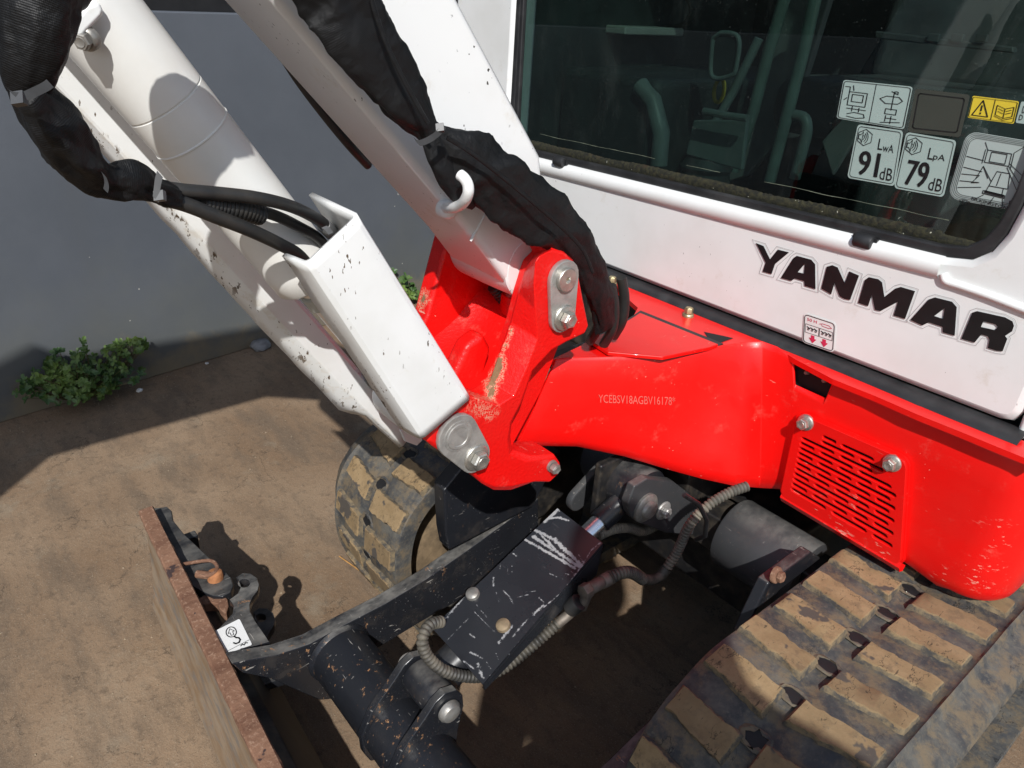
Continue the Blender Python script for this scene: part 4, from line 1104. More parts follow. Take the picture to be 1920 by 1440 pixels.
# ---- boom --------------------------------------------------------------
BX0, BX1 = -.768, -.650
def boom():
    bm_ = bpy.data.objects.new('boom', None); COL.objects.link(bm_); bm_.parent = EX; bm_.location = V((XB, .3, 1.2))-EX.location
    d = V((0, -.685, .728)); n = V((0, .728, .685))
    f0 = onx((838, 390), BX1); f1 = onx((520, 14), BX1); b0 = onx((1016, 292), BX1); b1 = onx((862, 0), BX1); b00 = onx((1021, 345), BX1)
    fd = (f1-f0).normalized(); bd = (b1-b0).normalized()
    front = [f0-fd*.075, f0-fd*.03, f1+fd*.34]
    back = [b00, b0, b1+bd*.30]
    # lower part: side outline in the boom's own plane
    Fy = [(p.y, p.z) for p in front]; By = [(p.y, p.z) for p in back]
    top_f = (Fy[-1][0], Fy[-1][1]); top_b = (By[-1][0], By[-1][1])
    foot = [(PUy-.029, PUz-.027), (PUy-.012, PUz-.038), (PUy+.012, PUz-.038), (PUy+.034, PUz-.022), (PUy+.040, PUz+.0), (PUy+.040, PUz+.03)]
    upper_f = [top_f, (-.30, 1.60), (-.95, 1.60)]; upper_b = [(-.95, 1.88), (-.30, 1.92), (-.05, 1.78), top_b]
    out = [Fy[0]]+upper_f+upper_b+[By[1], By[0]]+foot[::-1]
    vs, fs = prism([(BX0, y, z) for y, z in out], (BX1-BX0, 0, 0))
    mesh('boom_box', vs, fs, M_white, bm_, bevel=.009, seg=4)
    # foot boss, flaring into the side plates
    v, f = lathe((-.769, PUy, PUz), (1, 0, 0), [(0, .040), (.006, .043), (.05, .043), (.095, .042), (.117, .041), (.1195, .038)], 40); mesh('foot_boss', v, f, M_worn, bm_)
    tube('weld_seam', [V(p) for p in spline([tuple(onx(p, BX1-.0008)) for p in ((908, 404), (900, 420), (890, 438), (882, 452))], 5)], .0018, M_white, bm_, 10)
    # lifting hook
    B = onx((838, 388), BX1+.006); cx, cy = 853, 358
    pts = [(834, 390), (850, 389), (864, 384), (873, 374), (878, 360), (877, 346), (871, 335), (863, 328)]
    pth = [onx(p, x_) for p, x_ in zip(pts, (BX1+.002, -.612, -.592, -.578, -.571, -.571, -.574, -.58))]
    tube('tie_ring', [V(p) for p in spline([tuple(p) for p in pth], 6)], .0055, M_white, bm_, 14)
    v, f = lathe(onx((832, 390), BX1-.004), (1, 0, 0), [(0, .0105), (.010, .010), (.014, .008), (.016, .005)], 20); mesh('ring_base', v, f, M_white, bm_)
    # upper boom carries the dipper out of frame; its shadow falls on the wall and ground
    return bm_
BOOM = boom()
def dipper():
    pts = [(-.86, 1.93), (-.98, 2.02), (-1.12, 1.95), (-1.22, 1.0), (-1.28, .62), (-1.18, .58), (-1.06, .95), (-.90, 1.62)]
    mesh('dipper_arm', *prism([(XB-.06, y, z) for y, z in pts], (.12, 0, 0)), M_white, EX, bevel=.01)
    bk = [(-1.28, .62), (-1.10, .60), (-1.02, .42), (-1.06, .18), (-1.30, .03), (-1.40, .10), (-1.26, .22), (-1.24, .38), (-1.34, .50)]
    mesh('bucket', *prism([(XB-.19, y, z) for y, z in bk], (.38, 0, 0)), M_dark, EX, bevel=.008)
dipper()
v, f = cylr((XB, -.96, 1.94), (XB, -.20, 1.985), .055, 28, .004); mesh('dipper_cylinder', v, f, M_white, EX)

# ---- boom cylinder and its guards ---------------------------------------
AX = V((0, -.549, .836)); CB = V((XB, PLy, PLz)); CN = V((0, .836, .549))
def boom_cyl():
    r = .036
    v, f = lathe(CB+AX*.218, AX, [(0, .026), (.003, .034), (.006, .0365), (.030, .0365), (.032, r), (.1795, r), (.1803, r+.0007), (.1813, r+.0007), (.182, r), (.2135, r), (.2142, r-.0009), (.2150, r-.0009), (.2157, r), (.60, r), (.62, .03)], 56)
    mesh('boom_cylinder', v, f, M_cyl, EX, smooth=40)
    v, f = cylr(CB, CB+AX*.24, .0185, 28); mesh('boom_cylinder_rod', v, f, M_chrome, EX)
    v, f = lathe(CB+AX*.185, AX, [(0, .019), (.002, .0215), (.018, .0215), (.02, .019)], 28); mesh('rod_wiper', v, f, M_beige, EX)
    v, f = cylr(CB-V((.035, 0, 0)), CB+V((.035, 0, 0)), .034, 30, .003); mesh('rod_eye', v, f, M_worn, EX)
    # clamp tab at the upper end of the barrel
    tb = [(132, 75), (138, 40), (160, 12), (185, 2), (196, 18), (193, 30), (165, 58), (150, 78)]
    mesh('hose_clamp', *prism([onx(p, -.655) for p in tb], (-.012, 0, 0)), M_white, EX, bevel=.003)
    hexbolt('clamp_bolt', onx((164, 72), -.662), (.6, -.6, -.2), .009, .0065, .005, EX, M_zincd)
M_cyl = simple('cream_white_paint', (.77, .765, .73), .32, 0, .05, 9, .05, 300, dust=.18, dcol=(.55, .46, .32), coat=.1)
boom_cyl()
def foldmesh(v, f, row, gp):
    me = bpy.data.meshes.new('m'); me.from_pydata([tuple(p) for p in v], [], f); me.update()
    at = me.attributes.new('fold', 'FLOAT', 'POINT'); n = len(row); at.data.foreach_set('value', [row[i % n] for i in range(len(v))])
    return link('side_plate', me, M_worn, gp, smooth=24)
def guards():
    # near channel: side plate with folded flanges, open to the back
    x = -.594
    tl, trr, brr, bl_ = [onx(p, x) for p in ((575, 489), (664, 406), (876, 746), (791, 818))]
    th = .0055
    parts = []
    e = AX
    def strip(a, b, w, inn):
        return prism([a, b, b+w, a+w], inn)
    nrm = V((0, .863, .505))
    gp = bpy.data.objects.new('cylinder_guard', None); COL.objects.link(gp); gp.parent = EX; gp.location = V((XB, .4, .8))-EX.location
    tc = lambda p, dx, k=0: V((p.x+dx, p.y, p.z))+nrm*k
    # one folded sheet
    rows = []
    for t in [i/24 for i in range(25)]:
        L, R = tl.lerp(bl_, t), trr.lerp(brr, t); wv = .0012*noise.noise(V((t*6, 1, 0)))
        row = [tc(L, -.036, -.004+wv), tc(L, -.018, -.002+wv), tc(L, -.0035, -.0004), tc(L, -.0012, .0006), tc(L, 0, .003)]
        row += [L.lerp(R, s)+V((.0006*noise.noise(V((t*5, s*3, 4))), 0, 0)) for s in (.3, .6, .85)] + [tc(R, 0, -.003), tc(R, -.001, -.0008), tc(R, -.003, 0), tc(R, -.045, 0), tc(R, -.09, 0)]
        rows.append(row)
    v, f = grid(rows); o = foldmesh(v, f, [1, .6, .35, .15, .05, 0, 0, 0, .05, .15, .3, .3, .3], gp)
    s = o.modifiers.new('sheet', 'SOLIDIFY'); s.thickness = .0045; s.offset = -1 if True else 1
    o['label'] = 'flat white guard plate on the near side of the cylinder'
    # far guard: long bent plate
    x = -.775
    def poly(pts, t):
        L = [0]
        for p, q in zip(pts, pts[1:]): L.append(L[-1]+math.hypot(q[0]-p[0], q[1]-p[1]))
        u = t*L[-1]
        for i in range(len(pts)-1):
            if u <= L[i+1]+1e-6: k = (u-L[i])/(L[i+1]-L[i]); return (lerp(pts[i][0], pts[i+1][0], k), lerp(pts[i][1], pts[i+1][1], k))
        return pts[-1]
    cr = [(14, 57), (86, 134), (480, 556), (642, 727), (756, 834)]; ge = [(133, 86), (205, 165), (480, 480), (580, 592), (720, 757), (768, 814)]; si = [(2, 72), (74, 150), (468, 590), (640, 770), (674, 777), (680, 782), (746, 838)]
    rows = []
    for i in range(49):
        t = i/48; a, b, c = poly(cr, t), poly(ge, t), poly(si, t)
        A, B = onx(a, x), onx(b, x); Cc = onx(c, x-.020)
        if t > .90: Cc = A.lerp(Cc, .6)
        dn = .0010*noise.noise(V((a[0]*.03, 3, 1)))
        if t < .5: B = B.lerp(B+(B-A)*.35, 1-t*2)
        rows.append([Cc+V((0, dn*2, 0)), Cc.lerp(A, .5)+V((.0008+dn, 0, 0)), A.lerp(Cc, .04), A.lerp(B, .03), A.lerp(B, .45)+V((dn, 0, 0)), A.lerp(B, .93), B+V((-.002, 0, 0)), B+V((-.012, .003, .002))])
    v, f = grid(rows); o = foldmesh(v, f, [.7, .9, 1, .7, 0, 0, .1, .1], gp)
    s = o.modifiers.new('sheet', 'SOLIDIFY'); s.thickness = .004; s.offset = 0
    o['label'] = 'long chipped white guard plate on the far side of the cylinder'
    tb = [onx(p, -.745) for p in ((752, 808), (775, 800), (793, 825), (782, 836), (760, 828))]
    mesh('guard_tab', *prism(tb, (-.006, 0, 0)), M_worn, gp, bevel=.001)
guards()

# ---- hoses and fabric sleeves -------------------------------------------
def wrinkle(seed, amp, nfold=3, f1=38):
    def fn(a, L, i):
        k = 1+amp*noise.noise(V((math.cos(a)*1.3+seed, math.sin(a)*1.3, L*f1*.6)))
        k += amp*.55*noise.noise(V((math.cos(a)*3+seed*2, math.sin(a)*3, L*f1*1.7)))
        k += amp*.55*(1-2*abs(math.sin(nfold*.5*a+L*22+seed+1.5*noise.noise(V((L*14, seed, 1))))))
        k += amp*.28*abs(noise.noise(V((a*.8, L*110, seed))))
        return k
    return fn
def sleeve(name, pts, seed, amp=.16, flat=None, label=None, seg=48, parent=EX):
    """pts: (px, py, x-plane, half width px)"""
    P = []
    for a, b, x, h in pts:
        w = onx((a, b), x); dep = (w-EYE).dot(CF); P.append((*w, h*dep/1400))
    P = spline(P, 16)
    o = tube(name, [V(p[:3]) for p in P], [p[3] for p in P], M_cloth, parent, seg, flat=flat, disp=wrinkle(seed, amp), smooth=80)
    if label: o['label'] = label
    return o
def tie(path_px, x, w=.0045, mat=None, head=None):
    pts = [onx(p, x) for p in path_px]
    P = [V(p) for p in spline([tuple(p) for p in pts], 5)]
    vs, fs = [], []
    for p in P:
        d = V((0, -.55, .83)); dd = (EYE-p).normalized()
        vs += [p-d*w/2, p+d*w/2, p+d*w/2-dd*.002, p-d*w/2-dd*.0015]
    n = len(P)
    for i in range(n-1):
        for k in range(4): fs.append([i*4+k, i*4+(k+1) % 4, (i+1)*4+(k+1) % 4, (i+1)*4+k])
    fs += [[0, 1, 2, 3], [4*n-1, 4*n-2, 4*n-3, 4*n-4]]
    if head:
        h = onx(head, x); u = CR; w_ = CD
        hv, hf = prism([h-u*.0035-w_*.003, h+u*.0035-w_*.004, h+u*.004+w_*.003, h-u*.003+w_*.004], CF*.005)
        vs, fs = merge([(vs, fs), (hv, hf)])
    return mesh('cable_tie', vs, fs, mat or M_tie, EX, smooth=30)
def sleeves():
    # over the boom's near side, gathered by a tie, then down to the deck
    sleeve('hose_sleeve', [(520, -190, -.600, 90), (585, -90, -.600, 86), (640, -10, -.600, 80), (668, 50, -.600, 72), (700, 100, -.600, 66), (735, 150, -.600, 56), (768, 200, -.600, 44), (795, 232, -.602, 29), (808, 252, -.603, 22)], 1.3, .18, .36, 'wide black fabric sleeve tied along the boom', 56)
    sleeve('hose_sleeve', [(804, 240, -.606, 22), (826, 262, -.605, 30), (870, 296, -.603, 52), (925, 335, -.604, 58), (985, 380, -.606, 56), (1045, 425, -.608, 48), (1088, 470, -.612, 40), (1112, 520, -.617, 33), (1128, 565, -.623, 29), (1136, 612, -.63, 24)], 4.1, .20, .38, 'black fabric sleeve running from the boom down into the frame', 56)
    sleeve('hose_sleeve', [(806, 250, -.606, 22), (822, 290, -.604, 27), (842, 330, -.603, 26), (866, 362, -.604, 22), (890, 380, -.61, 14)], 7.7, .16, .5, 'short black fabric tail behind the tie ring', 32)
    tie([(778, 262), (786, 268), (800, 264), (815, 255), (828, 243), (833, 236)], -.574, .006, M_tie, (824, 238))
    for pts in ([(690, -30), (706, 30), (726, 85), (752, 140), (780, 192), (803, 232)], [(838, 258), (880, 284), (940, 330), (1000, 380), (1055, 428), (1092, 468), (1112, 512)]):
        tube('sleeve_seam', [V(p) for p in spline([tuple(onx(p, -.578)) for p in pts], 8)], .0022, M_cloth, EX, 8, flat=.5)
    # hanging sleeve at the upper left
    sleeve('hose_sleeve', [(-60, -640, -.47, 70), (50, -430, -.50, 74), (125, -270, -.53, 76), (150, -170, -.545, 78), (120, -90, -.55, 76), (80, -20, -.55, 74), (66, 50, -.55, 68), (58, 115, -.552, 54), (52, 150, -.555, 42), (50, 172, -.557, 33)], 2.2, .16, None, 'thick black fabric sleeve hanging beside the boom cylinder', 56)
    sleeve('hose_sleeve', [(50, 168, -.55, 33), (72, 200, -.555, 42), (104, 244, -.56, 50), (140, 290, -.57, 47), (170, 322, -.575, 36), (200, 335, -.58, 30), (240, 338, -.585, 36), (270, 350, -.59, 29), (290, 358, -.595, 24), (306, 364, -.60, 25), (325, 368, -.605, 22)], 5.9, .24, None, 'black fabric sleeve sagging towards the hydraulic hoses', 56)
    tie([(16, 168), (28, 178), (46, 180), (66, 172), (86, 162), (94, 156)], -.522, .0052, M_tie, (30, 182))
    tie([(300, 326), (296, 342), (294, 358), (292, 374)], -.575, .006, M_tie2, (296, 366))
    tie([(188, 320), (196, 330), (200, 345), (198, 358)], -.556, .004, M_tie)
sleeves()
def hose(pts, r):
    P = [V(p) for p in spline([tuple(onx((a, b), x)) for a, b, x in pts], 10)]
    return tube('hydraulic_hose', P, r, M_hose, EX, 18, smooth=60)
def hoses():
    hose([(300, 352, -.61), (350, 358, -.61), (410, 363, -.615), (480, 371, -.62), (540, 385, -.63), (585, 405, -.645), (612, 425, -.66), (640, 465, -.675)], .0056)
    hose([(300, 370, -.605), (350, 384, -.605), (410, 408, -.61), (470, 432, -.62), (525, 458, -.635), (562, 480, -.655), (590, 515, -.675)], .0060)
    hose([(310, 366, -.62), (380, 380, -.625), (450, 388, -.635), (510, 402, -.645), (560, 425, -.655), (600, 450, -.668), (625, 490, -.68)], .0052)
    conduit('conduit', [(372, 381, -.622), (410, 386, -.628), (450, 392, -.632), (488, 402, -.64)], .0095, M_hose, .004, .08)
    v, f = merge([cylr(onx((606, 421), -.658), onx((622, 437), -.667), .0072, 16, .001)]); mesh('hose_ferrule', v, f, M_tie2, EX)
    v, f = merge([prism([onx(p, -.62) for p in ((608, 430), (618, 426), (625, 436), (616, 440))], (-.006, 0, 0))]); mesh('cable_tie', v, f, M_tie2, EX)
    hose([(470, 20, -.79), (520, 88, -.785), (560, 150, -.782), (610, 217, -.782), (655, 272, -.785), (690, 310, -.80)], .0052)
    # small hoses dropping into the well
    for a, b in ((1120, 600), (1146, 606), (1165, 590)):
        hose([(a, b-70, -.635), (a+6, b-30, -.635), (a+2, b+10, -.64), (a-14, b+40, -.66)], .007)
    # hose glimpsed between the cheeks
    for dy in (0, 16):
        conduit('conduit', [(925, 520+dy, -.74), (945, 545+dy, -.735), (965, 570+dy, -.73), (985, 600+dy, -.72)], .009, M_hose, .005, .1)
hoses()

# ---- cab -------------------------------------------------------------------
YC = 1.0
def cab():
    cb = bpy.data.objects.new('cab', None); COL.objects.link(cb); cb.parent = EX; cb.location = V((-.7, 1.5, 1.2))-EX.location
    xl, xr, z0, z1 = -1.40, -.2035, .7135, 2.10
    r = .055
    def topz(x): return 0
    wb = lambda x: lerp(.875, .893, (x+1.22)/.93)
    win = [(-1.215, wb(-1.215))]+[(lerp(-1.215, -.345, i/6), wb(lerp(-1.215, -.345, i/6))) for i in range(1, 7)]
    win += [(-.315, .897), (-.298, .912), (-.289, .935), (-.284, .97), (-.270, 1.9), (-.33, 1.96), (-1.16, 1.96), (-1.20, 1.92)]
    out = [(xl, z0), (-.225, z0), (-.21, z0+.004), (xr, z0+.02), (-.195, 1.4), (-.195, z1), (xl, z1)]
    me = curve_plate([out, win], (0, YC+.030, 0), (1, 0, 0), (0, 0, 1), .060, .010)
    link('front_panel', me, M_cab, cb, smooth=50)
    # raised ledge under the window, and crease by the right pillar
    rows = []
    for i in range(25):
        x = lerp(-1.26, -.345, i/24); zz = wb(x)
        rows.append([V((x, YC+.002, zz-.030)), V((x, YC-.005, zz-.024)), V((x, YC-.007, zz-.014)), V((x, YC-.004, zz-.005)), V((x, YC+.004, zz-.0005)), V((x, YC+.02, zz+.0005))])
    v, f = grid(rows); mesh('window_ledge', v, f, M_cab, cb, smooth=60)
    P = [ony(p, YC-.001) for p in ((1768, 513), (1774, 527), (1800, 536), (1850, 553), (1900, 572), (1960, 595))]
    tube('pillar_crease', [V(p) for p in spline([tuple(p) for p in P], 5)], [.004]+[.005]*25 if False else .005, M_cab, cb, 12)
    pp = [ony(p, YC-.004) for p in ((1925, 700), (1908, 760), (1897, 800), (1905, 820))]
    mesh('corner_post', *prism([(-.2025, YC+.0, .70), (-.175, YC+.004, .70), (-.160, YC+.03, .70), (-.160, YC+.10, .70), (-.2025, YC+.10, .70)], (0, 0, 1.38)), M_cab, cb, bevel=.006)
    # shell
    v, f = merge([box((xl, 2.02, .75), (xr, 2.06, 1.30)), box((xl, YC+.062, 2.04), (-.19, 2.06, 2.10)), box((xl, YC+.062, z0), (xl+.04, 2.02, 1.15)), box((xl, 1.9, 1.15), (xl+.04, 2.02, 2.04)), box((xr-.03, YC+.105, z0), (xr, 2.02, 1.0)), box((xr-.03, 1.9, 1.0), (xr, 2.02, 2.04))])
    mesh('cab_shell', v, f, M_cab, cb, smooth=0)
    mesh('counterweight', *box((-1.22, 2.07, .50), (-.14, 2.35, 1.25)), M_red, EX, bevel=.05, seg=4)
    mesh('upper_frame', *box((-1.12, 1.02, .52), (-.17, 2.05, .70)), M_dark, EX, bevel=.01)
    # rubber glazing gasket
    g1 = win; cx, cz = -.75, 1.4
    ins = [(x+(.012 if x < cx else -.012), z+(.012 if z < 1.0 else (-.012 if z > 1.8 else 0))) for x, z in win]
    me = curve_plate([[(x-(.001 if x < cx else -.001), z-.001 if z < 1 else z) for x, z in win], ins], (0, YC+.013, 0), (1, 0, 0), (0, 0, 1), .018, .003)
    link('glazing_gasket', me, M_seal, cb)
    mesh('pillar_trim', *box((-1.214, YC+.006, .90), (-1.192, YC+.016, 1.93)), M_seal, cb, bevel=.003)
    # windscreen
    gl = [(x+(.010 if x < cx else -.010), z+(.010 if z < 1 else -.010)) for x, z in win]
    me = curve_plate([gl], (0, YC+.0165, 0), (1, 0, 0), (0, 0, 1), .004); link('windscreen', me, M_glass, cb, smooth=0)
    # moss and grit along the foot of the pane
    rows = []
    for i in range(420):
        x = lerp(-1.17, -.315, i/419); zz = wb(x)+.011; hh = (.0155+.005*noise.noise(V((x*9, 2, 0)))+.0016*noise.noise(V((x*160, 5, 0)))) * (1 if x < -.36 else .8)
        rows.append([V((x, YC+.0140, zz-.003)), V((x, YC+.0112+.0012*noise.noise(V((x*140, 0, 0))), zz+hh*.25)), V((x, YC+.0115, zz+hh*.7)), V((x, YC+.0142, zz+hh))])
    v, f = grid(rows); o = mesh('moss_line', v, f, M_moss, cb, smooth=60)
    rows = []
    for i in range(60):
        x = lerp(-1.13, -.345, i/59); zz = wb(x)+.041+.0015*noise.noise(V((x*20, 7, 1))); w = .0004+.0005*noise.noise(V((x*50, 1, 1)))
        rows.append([V((x, YC+.0139, zz-w)), V((x, YC+.0134, zz)), V((x, YC+.0139, zz+w))])
    v, f = grid(rows); f = [q for q in f if noise.noise(V((v[q[0]].x*8, 3, 9))) > -.12]; mesh('water_stain', v, f, M_stain, cb, smooth=60)
    for p in ((1050, 303), (1620, 452)):
        c = ony(p, YC-.002); v, f = merge([cylr(c-V((.013, 0, 0)), c+V((.013, 0, 0)), .010, 20, .003), box(c+V((-.017, 0, -.004)), c+V((.017, .018, .006)))])
        mesh('rubber_stop', v, f, M_seal, cb)
    # seal between cab and frame
    rows = []
    for i in range(41):
        x = lerp(-1.02, -.19, i/40); sag = .006*sm(-.45, -.25, x)
        rows.append([V((x, YC+.006, .7128)), V((x, YC-.008, .7125)), V((x, YC-.016, .7105)), V((x, YC-.022-sag*.8, .7065)), V((x, YC-.024-sag*1.2, .7025-sag*.5)), V((x, YC-.018, .700-sag*.5))])
    v, f = grid(rows); mesh('floor_seal', v, f, M_seal, EX, smooth=60)
    return cb
M_stain = simple('pale_water_stain', (.12, .14, .10), .8, 0, .4, 60)
CAB = cab()
M_post = simple('pale_green_tube', (.16, .21, .19), .3, 0, .3, 12); M_refltrim = simple('mid_grey_reflection_trim', (.22, .225, .215), .6, 0, .25, 10)  # the mid grey serves a painted reflection and the kick plate
def interior():
    Z = .735
    mesh('cab_floor', *box((-1.36, YC+.065, .70), (-.235, 2.0, Z)), M_int, EX, smooth=0)
    mesh('rear_trim', *box((-1.35, 1.97, .75), (-.24, 2.015, 1.30)), M_int, EX, smooth=0)
    mesh('side_lining', *box((-1.359, YC+.07, .736), (-1.345, 2.0, 1.42)), M_int, EX, smooth=0)
    mesh('side_lining', *box((-.245, YC+.11, .736), (-.236, 1.9, 1.0)), M_int, EX, smooth=0)
    # seat
    s = bpy.data.objects.new('driver_seat', None); COL.objects.link(s); s.parent = EX; s.location = V((-.72, 1.7, .75))-EX.location
    mesh('seat_base', *box((-.90, 1.52, .74), (-.54, 1.9, .93)), M_int, s, bevel=.03, seg=3)
    mesh('cushion', *box((-.93, 1.46, .93), (-.51, 1.90, 1.04)), M_int, s, bevel=.04, seg=4)
    mesh('backrest', *prism([(-.92, 1.82, 1.02), (-.92, 1.92, 1.02), (-.92, 1.98, 1.62), (-.92, 1.90, 1.62)], (.40, 0, 0)), M_int, s, bevel=.03, seg=4)
    # side consoles, dash and shelf with switch boxes
    mesh('side_console', *box((-1.34, 1.25, .74), (-1.05, 1.95, 1.02)), M_int, EX, bevel=.02, seg=3)
    q = [(965, 22), (1190, 38), (1190, 52), (965, 40)]
    a, b = ony((968, 36), 1.42), ony((1190, 48), 1.42)
    mesh('shelf', *box((a.x, 1.39, a.z-.012), (b.x, 1.60, a.z+.006)), M_beige, EX, bevel=.004)
    for x0, x1 in ((a.x+.01, a.x+.10), (a.x+.14, a.x+.21)):
        mesh('switch_box', *box((x0, 1.44, a.z+.0065), (x1, 1.56, a.z+.11)), M_beige, EX, bevel=.005)
    mesh('right_console', *box((-.42, 1.30, .74), (-.25, 1.9, 1.0)), M_int, EX, bevel=.02, seg=3)
    # lever with bellows, yellow ring
    c = ony((1345, 190), 1.35)
    v, f = lathe(c-V((.0, 0, .16)), (0, 0, 1), [(0, .055), (.02, .05), (.03, .055), (.05, .042), (.06, .047), (.08, .034), (.09, .038), (.11, .026)], 24); mesh('lever_bellows', v, f, M_int, EX)
    tube('lever', [c-V((.02, 0, .09)), c+V((.02, .02, .02)), c+V((.05, .03, .12))], .009, M_intg, EX, 12)
    ring = [c+V((.03*math.cos(t)*.4, 0, .02+.022*math.sin(t))) for t in [k*math.pi/10 for k in range(21)]]
    tube('yellow_ring', ring, .004, M_yring, EX, 8, cap=False)
    fr = [ony(p, 1.3) for p in ((1337, 72), (1333, 132), (1343, 147), (1370, 142), (1380, 128), (1384, 70), (1346, 62))]
    frs = [V(p) for p in spline([tuple(p) for p in fr+fr[:2]], 6)][:36]
    tube('mirror_frame', frs+[frs[0]], .0045, M_intg, EX, 10)
    mesh('mirror_glass', *prism([V(p) for p in fr], (0, .01, 0)), M_int, EX, smooth=0)
    # grab rail
    g = [ony(p, 1.12) for p in ((1490, 335), (1505, 280), (1513, 245), (1508, 222), (1490, 216))]
    tube('grab_rail', [V(p) for p in spline([tuple(p) for p in g], 5)], .0085, M_intg, EX, 12)
    for a_ in (((1473, -10), (1440, 100), (1413, 207), (1375, 320)), ((1530, -10), (1508, 90), (1480, 200), (1443, 340))):
        tube('inner_post', [ony(q, 1.42) for q in a_], .012, M_post, EX, 14)
    mesh('pane_reflection', *prism([ony(q, 1.50) for q in ((1560, -20), (1480, 240), (1400, 330), (1350, 345), (1440, 100), (1470, -20))], (0, .02, 0)), M_refltrim, EX, bevel=.004)  # grey reflection in the pane, painted as a solid sheet inside the cab
    mesh('vent_strip', *prism([ony(q, 1.60) for q in ((1640, 58), (1900, 88), (1900, 100), (1640, 72))], (0, .02, 0)), M_int, EX, bevel=.003)
    for q in (1740, 1785, 1830): mesh('vent_tab', *prism([ony(w, 1.595) for w in ((q, 62), (q+22, 64), (q+18, 80), (q-4, 78))], (0, .01, 0)), M_int, EX, bevel=.002)
    mesh('kick_plate', *prism([ony(q, 1.18) for q in ((1540, 265), (1600, 200), (1630, 215), (1560, 330))], (0, .01, 0)), M_refltrim, EX, bevel=.003)
    # pedals
    for p in ((1180, 180), (1215, 190)):
        pts = [ony(q, 1.30) for q in ((p[0], p[1]-30), (p[0]+20, p[1]), (p[0]+26, p[1]+70), (p[0]-10, p[1]+60))]
        mesh('pedal', *prism(pts, (0, .02, 0)), M_intg, EX, bevel=.006)
    tube('heater_hose', [ony(q, 1.25) for q in ((1200, 160), (1225, 190), (1240, 250), (1235, 310))], .018, M_intg, EX, 14)
    rg = [ony((1255+44*math.cos(t), 18+36*math.sin(t)), 1.6) for t in [k*math.pi/14 for k in range(29)]]
    tube('speaker_ring', [V(p) for p in rg], .009, M_int, EX, 8, cap=False)
    tube('floor_bar', [ony(q, 1.12) for q in ((1320, 208), (1360, 216), (1402, 222))], .006, M_intg, EX, 10)
    mesh('track_lever_plate', *prism([ony(q, 1.15) for q in ((1300, 225), (1400, 225), (1390, 320), (1285, 290))], (0, .01, 0)), M_intg, EX, bevel=.003)
interior()

# ---- print on the cab and pane -------------------------------------------
def zoomp(pts, s, ox, oy): return [(ox+x*s, oy+y*s) for x, y in pts]
def offset_poly(pts, d):
    n = len(pts); o = []
    ar = sum(pts[i][0]*pts[(i+1) % n][1]-pts[(i+1) % n][0]*pts[i][1] for i in range(n)); sg = -1 if ar > 0 else 1
    for i in range(n):
        a, b, c = V(pts[i-1]), V(pts[i]), V(pts[(i+1) % n]); t1 = (b-a).normalized(); t2 = (c-b).normalized()
        n1 = V((-t1.y, t1.x)); n2 = V((-t2.y, t2.x)); m_ = n1+n2; k = m_.length
        if k < .3: m_ = n1; k = 1
        m_ = m_/k; cosv = max(.55, m_.dot(n1)); o.append(tuple(b+m_*(d*sg/cosv)))
    return o
LET = [([(200, 53), (248, 72), (290, 158), (340, 95), (412, 113), (322, 188), (300, 252), (243, 236), (262, 178)], None),
       ([(360, 277), (440, 150), (462, 135), (555, 160), (580, 190), (582, 348), (513, 328), (510, 298), (448, 280), (428, 296)], [(515, 185), (508, 250), (468, 240)]),
       ([(620, 345), (655, 205), (690, 195), (725, 210), (770, 310), (800, 235), (862, 262), (805, 418), (770, 412), (738, 395), (705, 310), (683, 382)], None),
       ([(857, 437), (900, 290), (925, 272), (985, 285), (1010, 305), (1025, 400), (1095, 345), (1130, 335), (1222, 362), (1158, 540), (1085, 518), (1112, 430), (1000, 490), (965, 482), (945, 385), (920, 458)], None),
       ([(1192, 547), (1310, 415), (1350, 402), (1460, 430), (1490, 465), (1477, 648), (1400, 627), (1400, 592), (1310, 562), (1270, 582)], [(1412, 472), (1402, 540), (1345, 522)]),
       ([(1520, 668), (1590, 500), (1620, 490), (1800, 530), (1848, 556), (1858, 585), (1846, 620), (1800, 650), (1815, 668), (1785, 748), (1745, 744), (1690, 727), (1700, 675), (1690, 652), (1648, 640), (1605, 692)], [(1662, 555), (1740, 575), (1755, 592), (1735, 612), (1645, 592)])]
